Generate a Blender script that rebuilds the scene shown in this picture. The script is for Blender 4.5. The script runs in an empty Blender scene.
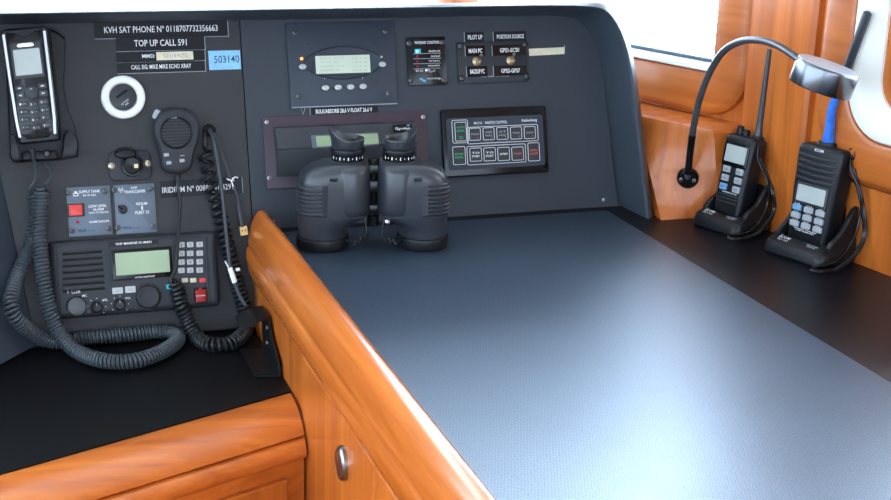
import bpy, math, random
from math import pi, sin, cos, radians
from mathutils import Vector, Matrix
random.seed(7)
sc = bpy.context.scene
COL = sc.collection
TZ = 1.0                                    # height of the chart table top above the floor
V = Vector

# ------------------------------------------------------------------ camera
FPX, CW, CH = 1384.6, 891.0, 500.0
YAW, PIT, ROL, LEAN = (radians(a) for a in (19.5618, 17.1416, 1.7034, 14.9593))
CAM = V((-0.45708, -2.00227, 0.60122 + TZ))
fwd = V((sin(YAW) * cos(PIT), cos(YAW) * cos(PIT), -sin(PIT)))
rgt = V((cos(YAW), -sin(YAW), 0)); up_ = rgt.cross(fwd)
CR = cos(ROL) * rgt + sin(ROL) * up_
CU = -sin(ROL) * rgt + cos(ROL) * up_
cd = bpy.data.cameras.new('camera'); cam = bpy.data.objects.new('camera', cd); COL.objects.link(cam)
cd.sensor_width = 36; cd.lens = 36 * FPX / CW; cd.clip_start = 0.05; cd.clip_end = 100
cam.matrix_world = Matrix.Translation(CAM) @ Matrix((CR, CU, -fwd)).transposed().to_4x4()
sc.camera = cam

# surveying helpers: real-world points on known planes of the console
UPV = V((0, sin(LEAN), cos(LEAN))); NV = V((0, -cos(LEAN), sin(LEAN))); XV = V((1, 0, 0))
ORG = V((0, 0, TZ))
def ray(px, py): return (CR * (px - CW / 2) - CU * (py - CH / 2) + fwd * FPX).normalized()
def hit(px, py, p0, n):
    d = ray(px, py); return CAM + d * ((p0 - CAM).dot(n) / d.dot(n))
def pp(px, py, w=0.0):                      # panel coordinates (along, up) at height w off the panel
    q = hit(px, py, ORG + NV * w, NV) - ORG; return q.dot(XV), q.dot(UPV)
def pw(px, py, w=0.0): return hit(px, py, ORG + NV * w, NV)
def tp(px, py, z=0.0): return hit(px, py, V((0, 0, TZ + z)), V((0, 0, 1)))
def xp(px, py, x): return hit(px, py, V((x, 0, 0)), V((1, 0, 0)))
def yp(px, py, y): return hit(px, py, V((0, y, 0)), V((0, 1, 0)))
PANM = Matrix((XV, UPV, NV)).transposed().to_4x4()

# ------------------------------------------------------------------ materials
def mat(name, col, rough=.5, metal=0., spec=.28, coat=0., bump=0., bscale=300., var=0., vscale=8., trans=0., emit=0.):
    m = bpy.data.materials.new(name); m.use_nodes = True
    nt = m.node_tree; b = nt.nodes['Principled BSDF']
    c = (*col, 1)
    b.inputs['Base Color'].default_value = c
    b.inputs['Roughness'].default_value = rough; b.inputs['Metallic'].default_value = metal
    b.inputs['Specular IOR Level'].default_value = spec
    b.inputs['Coat Weight'].default_value = coat; b.inputs['Coat Roughness'].default_value = .12
    tc = nt.nodes.new('ShaderNodeTexCoord')
    if var:
        n = nt.nodes.new('ShaderNodeTexNoise'); n.inputs['Scale'].default_value = vscale; n.inputs['Detail'].default_value = 5
        r = nt.nodes.new('ShaderNodeValToRGB')
        r.color_ramp.elements[0].position = .3; r.color_ramp.elements[1].position = .7
        r.color_ramp.elements[0].color = tuple(x * (1 - var) for x in col) + (1,)
        r.color_ramp.elements[1].color = tuple(min(1, x * (1 + var)) for x in col) + (1,)
        nt.links.new(tc.outputs['Object'], n.inputs['Vector']); nt.links.new(n.outputs['Fac'], r.inputs['Fac'])
        nt.links.new(r.outputs['Color'], b.inputs['Base Color'])
    if bump:
        n2 = nt.nodes.new('ShaderNodeTexNoise'); n2.inputs['Scale'].default_value = bscale; n2.inputs['Detail'].default_value = 3
        bp = nt.nodes.new('ShaderNodeBump'); bp.inputs['Strength'].default_value = bump; bp.inputs['Distance'].default_value = .002
        nt.links.new(tc.outputs['Object'], n2.inputs['Vector']); nt.links.new(n2.outputs['Fac'], bp.inputs['Height'])
        nt.links.new(bp.outputs['Normal'], b.inputs['Normal'])
    if emit:
        b.inputs['Emission Color'].default_value = c; b.inputs['Emission Strength'].default_value = emit
    return m
def wood(name, axis, dark=1.0, rough=.32, rz=0.):
    m = bpy.data.materials.new(name); m.use_nodes = True; nt = m.node_tree; b = nt.nodes['Principled BSDF']
    tc = nt.nodes.new('ShaderNodeTexCoord'); mp = nt.nodes.new('ShaderNodeMapping')
    s = [34, 34, 34]; s[axis] = 2.2; mp.inputs['Scale'].default_value = s
    n = nt.nodes.new('ShaderNodeTexNoise'); n.inputs['Scale'].default_value = 1.0; n.inputs['Detail'].default_value = 6; n.inputs['Distortion'].default_value = .6
    r = nt.nodes.new('ShaderNodeValToRGB')
    e = r.color_ramp.elements
    e[0].position = .28; e[0].color = (.46 * dark, .105 * dark, .014 * dark, 1)
    e[1].position = .74; e[1].color = (.80 * dark, .235 * dark, .036 * dark, 1)
    k = e.new(.5); k.color = (.65 * dark, .165 * dark, .023 * dark, 1)
    mp2 = nt.nodes.new('ShaderNodeMapping'); s2 = [240, 240, 240]; s2[axis] = 7; mp2.inputs['Scale'].default_value = s2
    n2 = nt.nodes.new('ShaderNodeTexNoise'); n2.inputs['Scale'].default_value = 1; n2.inputs['Detail'].default_value = 2
    mx = nt.nodes.new('ShaderNodeMixRGB'); mx.blend_type = 'MULTIPLY'; mx.inputs[0].default_value = .22
    L = nt.links
    al = nt.nodes.new('ShaderNodeMapping'); al.inputs['Rotation'].default_value = (0, 0, radians(rz)); L.new(tc.outputs['Object'], al.inputs[0])
    L.new(al.outputs[0], mp.inputs[0]); L.new(mp.outputs[0], n.inputs['Vector']); L.new(n.outputs['Fac'], r.inputs['Fac'])
    L.new(al.outputs[0], mp2.inputs[0]); L.new(mp2.outputs[0], n2.inputs['Vector'])
    L.new(r.outputs['Color'], mx.inputs[1]); L.new(n2.outputs['Fac'], mx.inputs[2]); L.new(mx.outputs[0], b.inputs['Base Color'])
    b.inputs['Roughness'].default_value = rough; b.inputs['Coat Weight'].default_value = .35; b.inputs['Coat Roughness'].default_value = .14
    return m
M = {}
M['label'] = mat('label_black', (.0025, .003, .005), .4)
M['satin2'] = mat('satin_silver', (.46, .47, .50), .3, metal=1)
M['panel_skylit'] = mat('black_grain_laminate_skylit', (.038, .046, .057), .5, bump=.05, bscale=900, var=.08, vscale=5)  # right faceplate: bluish sky light put into the laminate's base colour
M['panel'] = mat('black_grain_laminate', (.036, .037, .039), .52, bump=.05, bscale=900, var=.12, vscale=5)
M['panel_side'] = mat('black_grain_side', (.045, .060, .080), .55, bump=.05, bscale=900)
M['vinyl'] = mat('black_padded_vinyl', (.046, .060, .076), .36, spec=.45, bump=.2, bscale=420)
M['table'] = mat('black_satin_laminate', (.006, .007, .010), .36, spec=.22, bump=.04, bscale=600)
M['desk'] = mat('black_matte_laminate', (.003, .003, .004), .5, spec=.2, bump=.03, bscale=600)
M['woodx'] = wood('cherry_wood_across', 0); M['woody'] = wood('cherry_wood_along', 1, .97, .24); M['woodz'] = wood('cherry_wood_upright', 2, .93)
M['woodzd'] = wood('cherry_wood_upright_dark', 2, .82); M['woodxd'] = wood('cherry_wood_across_dark', 0, .78)
M['plastic'] = mat('black_plastic', (.009, .010, .012), .36, bump=.03, bscale=1200)
M['plastic2'] = mat('charcoal_plastic', (.028, .031, .036), .45, bump=.05, bscale=1500)
M['rubber'] = mat('black_rubber', (.026, .031, .038), .33, spec=.6, bump=.05, bscale=1500)
M['cord'] = mat('cord_rubber', (.050, .062, .072), .36)
M['cordb'] = mat('cord_black', (.017, .019, .022), .28)
M['gloss'] = mat('gloss_black', (.006, .006, .007), .16)
M['slate'] = mat('slate_blue_plate', (.12, .15, .185), .42, metal=.25, bump=.03, bscale=700)
M['bluegrey'] = mat('dark_blue_grey_plate', (.032, .042, .058), .4, bump=.05, bscale=900)
M['purple'] = mat('purple_anodised_plate', (.062, .045, .058), .45, metal=.3, bump=.03, bscale=900)
M['white'] = mat('white_print', (.78, .80, .80), .5)
M['whitep'] = mat('white_plastic', (.80, .82, .81), .4)
M['grey'] = mat('grey_print', (.30, .33, .36), .5)
M['key'] = mat('pale_grey_key', (.50, .52, .52), .45)
M['keyg'] = mat('grey_key', (.33, .36, .38), .45)
M['keyb'] = mat('blue_key', (.14, .30, .50), .45)
M['keyd'] = mat('dark_key', (.035, .038, .042), .4)
M['cream'] = mat('cream_tape', (.74, .66, .48), .6, var=.1, vscale=60)
M['bluetape'] = mat('blue_paper_tape', (.26, .55, .80), .6, var=.12, vscale=90)
M['bluewrap'] = mat('blue_wrap_tape', (.035, .16, .62), .35, var=.25, vscale=120)
M['ink'] = mat('dark_ink', (.02, .05, .10), .6)
M['red'] = mat('red_button', (.72, .07, .065), .3)
M['redd'] = mat('dark_red_cover', (.36, .012, .014), .3)
M['redp'] = mat('red_print', (.62, .10, .09), .5)
M['green'] = mat('green_print', (.03, .42, .16), .5)
M['cyan'] = mat('cyan_print', (.06, .50, .60), .45)
M['bluep'] = mat('blue_print', (.12, .38, .62), .5)
M['lcd'] = mat('green_lcd', (.33, .43, .26), .25, var=.05, vscale=30)
M['lcdp'] = mat('pale_lcd', (.58, .66, .52), .25, var=.04, vscale=30)
M['lcdg'] = mat('grey_lcd', (.40, .44, .42), .2, var=.05, vscale=30)
M['lcdd'] = mat('lcd_digits', (.38, .44, .33), .4)
M['chrome'] = mat('chrome', (.72, .74, .77), .12, metal=1)
M['steel'] = mat('brushed_steel', (.62, .63, .66), .3, metal=1)
M['dsteel'] = mat('dark_steel_screw', (.16, .17, .18), .35, metal=.8)
M['brass'] = mat('aged_brass', (.52, .42, .26), .3, metal=.9)
M['gold'] = mat('gold_contact', (.70, .46, .20), .3, metal=.8)
M['hole'] = mat('dark_hole', (.003, .003, .003), .7)
M['amber'] = mat('amber_led_lit', (1, .30, .04), .3, emit=2.5)
M['ledred'] = mat('red_led', (.50, .01, .02), .25)
M['ledblue'] = mat('blue_led_lit', (.25, .75, 1), .3, emit=2.0)
M['ceil'] = mat('cream_headliner', (.72, .71, .68), .7, bump=.05, bscale=200)
M['wallp'] = mat('cream_wall_panel', (.62, .60, .56), .6)
M['floor'] = mat('teak_floor', (.20, .10, .05), .5, var=.3, vscale=6)
M['framew'] = mat('cream_window_frame', (.80, .77, .70), .35)
M['latch'] = mat('aged_nickel', (.30, .29, .28), .28, metal=1)
M['gasket'] = mat('blue_grey_rubber_gasket', (.05, .10, .14), .5)
M['woodf'] = wood('cherry_wood_forward_frame', 1, .78, .36, -20.4); M['wooda'] = wood('cherry_wood_aft_frame', 1, .80, .36, -9.1); M['woodb'] = wood('cherry_wood_block', 2, .92, .5)

def weave():                                # dark rubber mat with fine diagonal woven pips
    m = bpy.data.materials.new('blue_black_woven_mat'); m.use_nodes = True; nt = m.node_tree; b = nt.nodes['Principled BSDF']; L = nt.links
    tc = nt.nodes.new('ShaderNodeTexCoord')
    mp = nt.nodes.new('ShaderNodeMapping'); mp.inputs['Rotation'].default_value = (0, 0, radians(28)); mp.inputs['Scale'].default_value = (330, 250, 1)
    vo = nt.nodes.new('ShaderNodeTexVoronoi'); vo.inputs['Scale'].default_value = 1; vo.inputs['Randomness'].default_value = .25
    L.new(tc.outputs['Object'], mp.inputs[0]); L.new(mp.outputs[0], vo.inputs['Vector'])
    r = nt.nodes.new('ShaderNodeValToRGB'); r.color_ramp.elements[0].position = .15; r.color_ramp.elements[1].position = .62
    r.color_ramp.elements[0].color = (.066, .098, .148, 1); r.color_ramp.elements[1].color = (.015, .024, .038, 1)
    L.new(vo.outputs['Distance'], r.inputs['Fac'])
    n = nt.nodes.new('ShaderNodeTexNoise'); n.inputs['Scale'].default_value = 9; n.inputs['Detail'].default_value = 4
    L.new(tc.outputs['Object'], n.inputs['Vector'])
    mx = nt.nodes.new('ShaderNodeMixRGB'); mx.blend_type = 'OVERLAY'; mx.inputs[0].default_value = .25
    L.new(r.outputs['Color'], mx.inputs[1]); L.new(n.outputs['Fac'], mx.inputs[2]); L.new(mx.outputs[0], b.inputs['Base Color'])
    iv = nt.nodes.new('ShaderNodeMath'); iv.operation = 'SUBTRACT'; iv.inputs[0].default_value = 1; L.new(vo.outputs['Distance'], iv.inputs[1])
    bp = nt.nodes.new('ShaderNodeBump'); bp.inputs['Strength'].default_value = .3; bp.inputs['Distance'].default_value = .0008
    L.new(iv.outputs[0], bp.inputs['Height']); L.new(bp.outputs['Normal'], b.inputs['Normal'])
    b.inputs['Coat Weight'].default_value = .35; b.inputs['Coat Roughness'].default_value = .45; b.inputs['Coat IOR'].default_value = 1.6; b.inputs['Coat Tint'].default_value = (.75, .88, 1, 1)
    b.inputs['Roughness'].default_value = .42; b.inputs['Specular IOR Level'].default_value = 1.0; b.inputs['Specular Tint'].default_value = (.66, .84, 1, 1)
    return m
M['mat'] = weave()
def glass():
    m = bpy.data.materials.new('window_glass'); m.use_nodes = True; nt = m.node_tree; nt.nodes.clear(); L = nt.links
    o = nt.nodes.new('ShaderNodeOutputMaterial'); mix = nt.nodes.new('ShaderNodeMixShader')
    t = nt.nodes.new('ShaderNodeBsdfTransparent'); g = nt.nodes.new('ShaderNodeBsdfGlossy'); g.inputs['Roughness'].default_value = .02
    t.inputs['Color'].default_value = (.95, .97, .97, 1)
    f = nt.nodes.new('ShaderNodeFresnel'); f.inputs['IOR'].default_value = 1.12
    L.new(f.outputs[0], mix.inputs[0]); L.new(t.outputs[0], mix.inputs[1]); L.new(g.outputs[0], mix.inputs[2]); L.new(mix.outputs[0], o.inputs[0])
    return m
M['glass'] = glass()

# ------------------------------------------------------------------ mesh builder
def rr(w, h, r=0., n=4, cx=0., cy=0.):      # rounded rectangle, counter-clockwise
    r = max(1e-6, min(r, w / 2 - 1e-6, h / 2 - 1e-6)); out = []
    for (sx, sy, a0) in ((1, 1, 0), (-1, 1, 90), (-1, -1, 180), (1, -1, 270)):
        for i in range(n + 1):
            a = radians(a0 + 90 * i / n)
            out.append((cx + sx * (w / 2 - r) + r * cos(a), cy + sy * (h / 2 - r) + r * sin(a)))
    return out
def circ(r, n=24, cx=0., cy=0., ry=None):
    return [(cx + r * cos(2 * pi * i / n), cy + (ry or r) * sin(2 * pi * i / n)) for i in range(n)]
def catmull(P, n=8):
    P = [V(p) for p in P]; Q = [2 * P[0] - P[1]] + P + [2 * P[-1] - P[-2]]; out = []
    for i in range(1, len(Q) - 2):
        a, b, c, d = Q[i - 1:i + 3]
        for k in range(n):
            t = k / n
            out.append(.5 * ((2 * b) + (c - a) * t + (2 * a - 5 * b + 4 * c - d) * t * t + (-a + 3 * b - 3 * c + d) * t ** 3))
    out.append(P[-1].copy()); return out
class MB:
    def __init__(s): s.v = []; s.f = []; s.m = []; s.mats = []
    def mi(s, name):
        if name not in s.mats: s.mats.append(name)
        return s.mats.index(name)
    def loft(s, rings, mat, cap0=True, cap1=True, closed=True):
        k = s.mi(mat); b = len(s.v); n = len(rings[0])
        for r in rings: s.v += [V(p) for p in r]
        for j in range(len(rings) - 1):
            for i in range(n if closed else n - 1):
                i2 = (i + 1) % n
                s.f.append((b + j * n + i, b + j * n + i2, b + (j + 1) * n + i2, b + (j + 1) * n + i)); s.m.append(k)
        if cap0: s.f.append(tuple(b + i for i in range(n - 1, -1, -1))); s.m.append(k)
        if cap1:
            e = b + (len(rings) - 1) * n; s.f.append(tuple(e + i for i in range(n))); s.m.append(k)
        return s
    def slab(s, cx, cy, w, h, z0, z1, mat, r=0., ch=0., n=4):      # rounded plate, softened front edge, facing +z
        rings = [[(x, y, z0) for x, y in rr(w, h, r, n, cx, cy)]]
        if ch:
            for t in (0, .5, 1):
                a = t * pi / 2; i = ch * (1 - cos(a)); z = z1 - ch + ch * sin(a)
                rings.append([(x, y, z) for x, y in rr(w - 2 * i, h - 2 * i, max(r - i, 1e-5), n, cx, cy)])
        else: rings.append([(x, y, z1) for x, y in rr(w, h, r, n, cx, cy)])
        return s.loft(rings, mat)
    def ring(s, cx, cy, w, h, t, z0, z1, mat, r=.002, n=4):        # rectangular outline
        o = rr(w, h, r, n, cx, cy); i = rr(w - 2 * t, h - 2 * t, max(r - t, 1e-5), n, cx, cy)
        L = lambda p, z: [(x, y, z) for x, y in p]
        return s.loft([L(o, z0), L(o, z1), L(i, z1), L(i, z0)], mat, False, False)
    def cyl(s, cx, cy, z0, z1, r, mat, n=24, r1=None, ch=0.):
        r1 = r if r1 is None else r1
        R = [[(x, y, z0) for x, y in circ(r, n, cx, cy)]]
        if ch: R += [[(x, y, z1 - ch) for x, y in circ(r1, n, cx, cy)], [(x, y, z1 - ch * .3) for x, y in circ(r1 - ch * .3, n, cx, cy)], [(x, y, z1) for x, y in circ(r1 - ch, n, cx, cy)]]
        else: R.append([(x, y, z1) for x, y in circ(r1, n, cx, cy)])
        return s.loft(R, mat)
    def lathe(s, prof, mat, n=32, cx=0., cy=0., cap0=True, cap1=True):
        return s.loft([[(x, y, z) for x, y in circ(max(r, 1e-5), n, cx, cy)] for r, z in prof], mat, cap0, cap1)
    def box(s, x0, y0, z0, x1, y1, z1, mat):
        return s.loft([[(x0, y0, z0), (x1, y0, z0), (x1, y1, z0), (x0, y1, z0)], [(x0, y0, z1), (x1, y0, z1), (x1, y1, z1), (x0, y1, z1)]], mat)
    def prism(s, poly, d0, d1, mat, fn):    # polygon extruded between d0 and d1; fn(a,b,d) -> point
        return s.loft([[fn(a, b, d0) for a, b in poly], [fn(a, b, d1) for a, b in poly]], mat)
    def tube(s, path, r, mat, n=8, caps=True, flat=1., radii=None):
        P = [V(p) for p in path]; T = []
        for i in range(len(P)):
            t = P[min(i + 1, len(P) - 1)] - P[max(i - 1, 0)]; T.append(t.normalized() if t.length > 1e-9 else V((0, 0, 1)))
        u = T[0].orthogonal().normalized(); rings = []
        for i, p in enumerate(P):
            u = (u - T[i] * u.dot(T[i])); u = u.normalized() if u.length > 1e-7 else T[i].orthogonal().normalized()
            w = T[i].cross(u); q = radii[i] if radii else r
            rings.append([p + u * (q * cos(2 * pi * k / n)) + w * (q * flat * sin(2 * pi * k / n)) for k in range(n)])
        return s.loft(rings, mat, caps, caps)
    def add(s, me_v, me_f, mat):
        k = s.mi(mat); b = len(s.v); s.v += [V(p) for p in me_v]
        for f in me_f: s.f.append(tuple(b + i for i in f)); s.m.append(k)
    def text(s, t, cx, cy, w, h, z, mat, align='C', bold=0., fn=None):
        vs, fs = glyphs(t, bold)
        if not vs: return s
        x0 = min(p[0] for p in vs); x1 = max(p[0] for p in vs); y0 = min(p[1] for p in vs); y1 = max(p[1] for p in vs)
        sx = w / (x1 - x0 or 1); sy = h / (y1 - y0 or 1)
        ox = cx - w / 2 if align == 'C' else cx
        out = [(ox + (p[0] - x0) * sx, cy - h / 2 + (p[1] - y0) * sy, z) for p in vs]
        if fn: out = [fn(p) for p in out]
        s.add(out, fs, mat); return s
    def xf(s, mtx, start=0):
        for i in range(start, len(s.v)): s.v[i] = mtx @ s.v[i]
        return s
    def mesh(s, name, ang=35):
        me = bpy.data.meshes.new(name); me.from_pydata([tuple(p) for p in s.v], [], s.f)
        for m in s.mats: me.materials.append(M[m])
        me.polygons.foreach_set('material_index', s.m)
        me.polygons.foreach_set('use_smooth', [True] * len(s.f))
        me.update(); me.set_sharp_from_angle(angle=radians(ang)); me.validate(); return me
    def build(s, name, parent=None, ang=35, loc=None):
        if parent is None and loc is None and s.v:      # origin at the foot of a free-standing piece
            lo = [min(p[i] for p in s.v) for i in range(3)]; hi = [max(p[i] for p in s.v) for i in range(3)]
            loc = V(((lo[0] + hi[0]) / 2, (lo[1] + hi[1]) / 2, lo[2]))
            s.v = [p - loc for p in s.v]
        o = bpy.data.objects.new(name, s.mesh(name, ang)); COL.objects.link(o)
        if loc is not None: o.location = loc
        if parent is not None: o.parent = parent
        return o
_G = {}
def glyphs(t, bold=0.):
    if (t, bold) in _G: return _G[(t, bold)]
    cu = bpy.data.curves.new('glyph', 'FONT'); cu.body = t; cu.resolution_u = 2; cu.offset = bold
    ob = bpy.data.objects.new('glyph', cu); COL.objects.link(ob)
    dg = bpy.context.evaluated_depsgraph_get(); me = bpy.data.meshes.new_from_object(ob.evaluated_get(dg))
    r = ([tuple(v.co) for v in me.vertices], [tuple(p.vertices) for p in me.polygons])
    bpy.data.meshes.remove(me); bpy.data.objects.remove(ob); bpy.data.curves.remove(cu)
    _G[(t, bold)] = r; return r
def tag(o, label, cat, group=None):
    o['label'] = label; o['category'] = cat
    if group: o['group'] = group
    return o
def thing(name, label, cat, mtx, group=None):
    o = bpy.data.objects.new(name, None); COL.objects.link(o); o.empty_display_size = .02
    o.matrix_world = mtx if isinstance(mtx, Matrix) else Matrix.Translation(mtx)
    return tag(o, label, cat, group)
def struct(o): o['kind'] = 'structure'; return o
def inst(name, me, parent, loc, rz=0.):
    o = bpy.data.objects.new(name, me); COL.objects.link(o); o.parent = parent; o.location = loc; o.rotation_euler = (0, 0, rz); return o
def screw_mesh(r=.0042, mat='dsteel', washer=None):
    m = MB()
    if washer: m.lathe([(r * 1.5, 0), (r * 1.5, .0012), (r * 1.05, .0022)], washer, 20)
    m.lathe([(r, 0), (r, .0018), (r * .8, .0028), (r * .45, .0032)], mat, 18)
    m.box(-r * .6, -r * .13, .0026, r * .6, r * .13, .0035, 'hole'); m.box(-r * .13, -r * .6, .0026, r * .13, r * .6, .0035, 'hole')
    return m.mesh('screw')
SCREW = screw_mesh(); SCREWW = screw_mesh(.0036, 'dsteel', 'plastic'); SCREWS = screw_mesh(.0034, 'steel'); SCREWB = screw_mesh(.0034, 'steel', 'brass')

class Dev:                                   # something screwed or stuck on the panel face, in panel axes
    def __init__(s, name, label, cat, px0, px1, base=.0008, group=None):
        a = pp(*px0); b = pp(*px1)
        s.u0, s.u1 = sorted((a[0], b[0])); s.v0, s.v1 = sorted((a[1], b[1]))
        s.cu, s.cv = (s.u0 + s.u1) / 2, (s.v0 + s.v1) / 2; s.w, s.h = s.u1 - s.u0, s.v1 - s.v0; s.base = base
        s.o = thing(name, label, cat, Matrix.Translation(ORG + XV * s.cu + UPV * s.cv + NV * base) @ PANM, group)
    def l(s, px, py, w=0.):                  # local x, y of an image point lying w off the panel
        a = pp(px, py, w); return a[0] - s.cu, a[1] - s.cv
    def r(s, x0, y0, x1, y1, w=0.):          # local rectangle (cx, cy, w, h)
        ax, ay = s.l(x0, (y0 + y1) / 2, w); bx, by = s.l(x1, (y0 + y1) / 2, w)
        _, cy0 = s.l((x0 + x1) / 2, y0, w); _, cy1 = s.l((x0 + x1) / 2, y1, w)
        return (ax + bx) / 2, (cy0 + cy1) / 2, abs(bx - ax), abs(cy0 - cy1)
    def part(s, name, mb, ang=35): return mb.build(name, s.o, ang)
    def screw(s, px, py, z, me=None):
        x, y = s.l(px, py, z); return inst('screw', me or SCREW, s.o, (x, y, z), random.uniform(0, 1.5))

# ================================================================== SETTING
def quad_boxes(mb, S0, S1, Z0, Z1, s0, s1, z0, z1, th, mat, fn):
    """wall sheet S0..S1 x Z0..Z1 with an opening s0..s1 x z0..z1; fn(s, z, n)"""
    for a, b, c, d in ((S0, s0, Z0, Z1), (s1, S1, Z0, Z1), (s0, s1, Z0, z0), (s0, s1, z1, Z1)):
        if b - a > 1e-4 and d - c > 1e-4:
            mb.loft([[fn(a, c, 0), fn(b, c, 0), fn(b, d, 0), fn(a, d, 0)], [fn(a, c, -th), fn(b, c, -th), fn(b, d, -th), fn(a, d, -th)]], mat)
ZL, ZH = 0.0, 2.06
def wallplane(P, d):
    P = V(P); d = V(d).normalized(); n = V((d.y, -d.x, 0))
    return lambda s, z, k=0.: P + d * s + V((0, 0, z)) + n * k
# forward side wall (raked in to the bow) and aft side wall, both inward normals to port
K = V((.729, -.095, 0))
D2 = V((-.35, .94, 0)).normalized(); N2 = V((-D2.y, D2.x, 0))
D1 = V((.16, -1, 0)).normalized(); N1 = V((D1.y, -D1.x, 0))
f2 = lambda s, z, k=0.: K + D2 * s + V((0, 0, z + TZ)) + N2 * k
f1 = lambda s, z, k=0.: K + D1 * s + V((0, 0, z + TZ)) + N1 * k
YF = .60
SF = (YF + .095) / D2.y
XF = (K + D2 * SF).x
m = MB(); m.box(-2.0, -3.6, -.05, 1.6, 1.0, 0, 'floor'); struct(m.build('floor', loc=V((0, 0, 0))))
m = MB(); m.box(-2.0, -3.6, ZH, 1.6, 1.0, ZH + .05, 'ceil'); struct(m.build('ceiling', loc=V((0, 0, 0))))
m = MB(); quad_boxes(m, -.0, SF, -TZ, ZH - TZ, .075, SF - .012, .232, .86, .05, 'woodz', f2)
quad_boxes(m, .0, 3.5, -TZ, ZH - TZ, .300, .85, .22, .80, .05, 'woodz', f1)
struct(m.build('wall_right', loc=V((0, 0, 0))))
m = MB(); quad_boxes(m, -2.0, XF + .02, 0, ZH, -1.9, XF + .012, 1.16, 1.95, .05, 'wallp', lambda s, z, k: V((s, YF - k, z))); struct(m.build('wall_front', loc=V((0, 0, 0))))
m = MB(); quad_boxes(m, -3.6, 1.0, 0, ZH, -3.3, .5, 1.0, 1.95, .05, 'wallp', lambda s, z, k: V((-1.9 + k, s, z))); struct(m.build('wall_left', loc=V((0, 0, 0))))
m = MB(); quad_boxes(m, -2.0, 1.6, 0, ZH, -1.7, .95, 1.0, 1.95, .05, 'wallp', lambda s, z, k: V((s, -3.4 + k, z))); struct(m.build('wall_back', loc=V((0, 0, 0))))

def surround(mb, f, s0, s1, z0, z1, o, r0, r1, depth, mat, inner=0., n=10):
    """moulded ring: outer edge o outside the opening, rounded, raised by depth"""
    cs, cz = (s0 + s1) / 2, (z0 + z1) / 2
    def R(off, k, rad): return [f(a, b, k) for a, b in rr(s1 - s0 + 2 * off, z1 - z0 + 2 * off, rad, n, cs, cz)]
    rings = [R(o, -.002, r1), R(o - .001, depth * .55, r1), R(o - .006, depth * .85, r1 - .004), R(o - .014, depth, r1 - .01), R(inner + .006, depth, r0 + .005), R(inner + .001, depth * .9, r0 + .001), R(inner, depth * .7, r0), R(inner, -.045, r0)]
    mb.loft(rings, mat, False, False)
# window_1: forward starboard window, wood moulding, pale sill, gasket, pane
def window_one():
    m = MB(); s0, s1, z0, z1 = .066, SF - .02, .224, .86
    surround(m, f2, s0, s1, z0, z1, .070, .012, .085, .020, 'woodf', .0)
    w = m.build('window', loc=V((0, 0, 0))); w.name = 'window_1'; struct(w)
   
    o = lambda a, k: [f2(x, y, k) for x, y in rr(s1 - s0 - 2 * a, z1 - z0 - 2 * a, .012, 6, (s0 + s1) / 2, (z0 + z1) / 2)]
    bar = lambda P: [[f2(s, z0 + z, k) for z, k in P] for s in (s0 + .0015, s1 - .0015)]
    q = MB(); q.loft(bar([(.0006, .010), (.003, .0135), (.0095, .0125), (.0125, .006), (.0135, -.045), (.0006, -.045)]), 'framew'); q.build('sill', w, 50)
    q = MB(); q.loft(bar([(.0137, -.008), (.0185, -.009), (.0195, -.014), (.0195, -.045), (.0137, -.045)]), 'gasket'); q.build('gasket', w)
    q = MB(); q.loft([o(.001, -.03), o(.001, -.034)], 'glass'); q.build('pane', w)
window_one()
def window_two():
    m = MB(); s0, s1, z0, z1 = .233, .85, .185, .80
    surround(m, f1, s0, s1, z0, z1, .068, .075, .120, .024, 'wooda', .0)
    w = m.build('window', loc=V((0, 0, 0))); w.name = 'window_2'; struct(w)
    o = lambda a, k, r=.07: [f1(x, y, k) for x, y in rr(s1 - s0 - 2 * a, z1 - z0 - 2 * a, max(r, .01), 10, (s0 + s1) / 2, (z0 + z1) / 2)]
    q = MB(); q.loft([o(.0005, .018, .075), o(.004, .024, .072), o(.012, .026, .068), o(.030, .020, .055), o(.044, .004, .045), o(.048, -.048, .042)], 'framew', False, False); q.build('frame', w)
    q = MB(); q.loft([o(.0482, -.004, .042), o(.0482, -.05, .042), o(.054, -.05, .040), o(.054, -.008, .040)], 'gasket', False, False); q.build('gasket', w)
    q = MB(); q.loft([o(.050, -.03, .04), o(.050, -.034, .04)], 'glass'); q.build('pane', w)
window_two()
# plain windows out of frame: panes only
def far_window(n, pts):
    m = MB(); m.loft(pts, 'glass'); w = m.build('pane', loc=V((0, 0, 0))); w.name = 'window_%d' % n; struct(w)
far_window(3, [[(-1.9, YF + .02 + k, 1.16), (XF + .012, YF + .02 + k, 1.16), (XF + .012, YF + .02 + k, 1.95), (-1.9, YF + .02 + k, 1.95)] for k in (0, .006)])

# upright wood boards on the side wall (pilaster between the two windows)
m = MB()
P = [(.0, -.001), (.0, .010), (.004, .015), (.140, .015), (.146, .010), (.148, -.001)]
m.loft([[f1(a, z, k) for a, k in P] for z in (0.0, ZH - TZ - .002)], 'woodz'); 
o = m.build('trim', loc=V((0, 0, 0))); o.name = 'trim_1'; struct(o)
m = MB()
P = [(.150, -.001), (.150, .006), (.154, .010), (.40, .010), (.9, .010), (.9, -.001)]
m.loft([[f1(a, z, k) for a, k in P] for z in (0.0, .116)], 'woodzd'); o = m.build('trim', loc=V((0, 0, 0))); o.name = 'trim_2'; struct(o)

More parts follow.
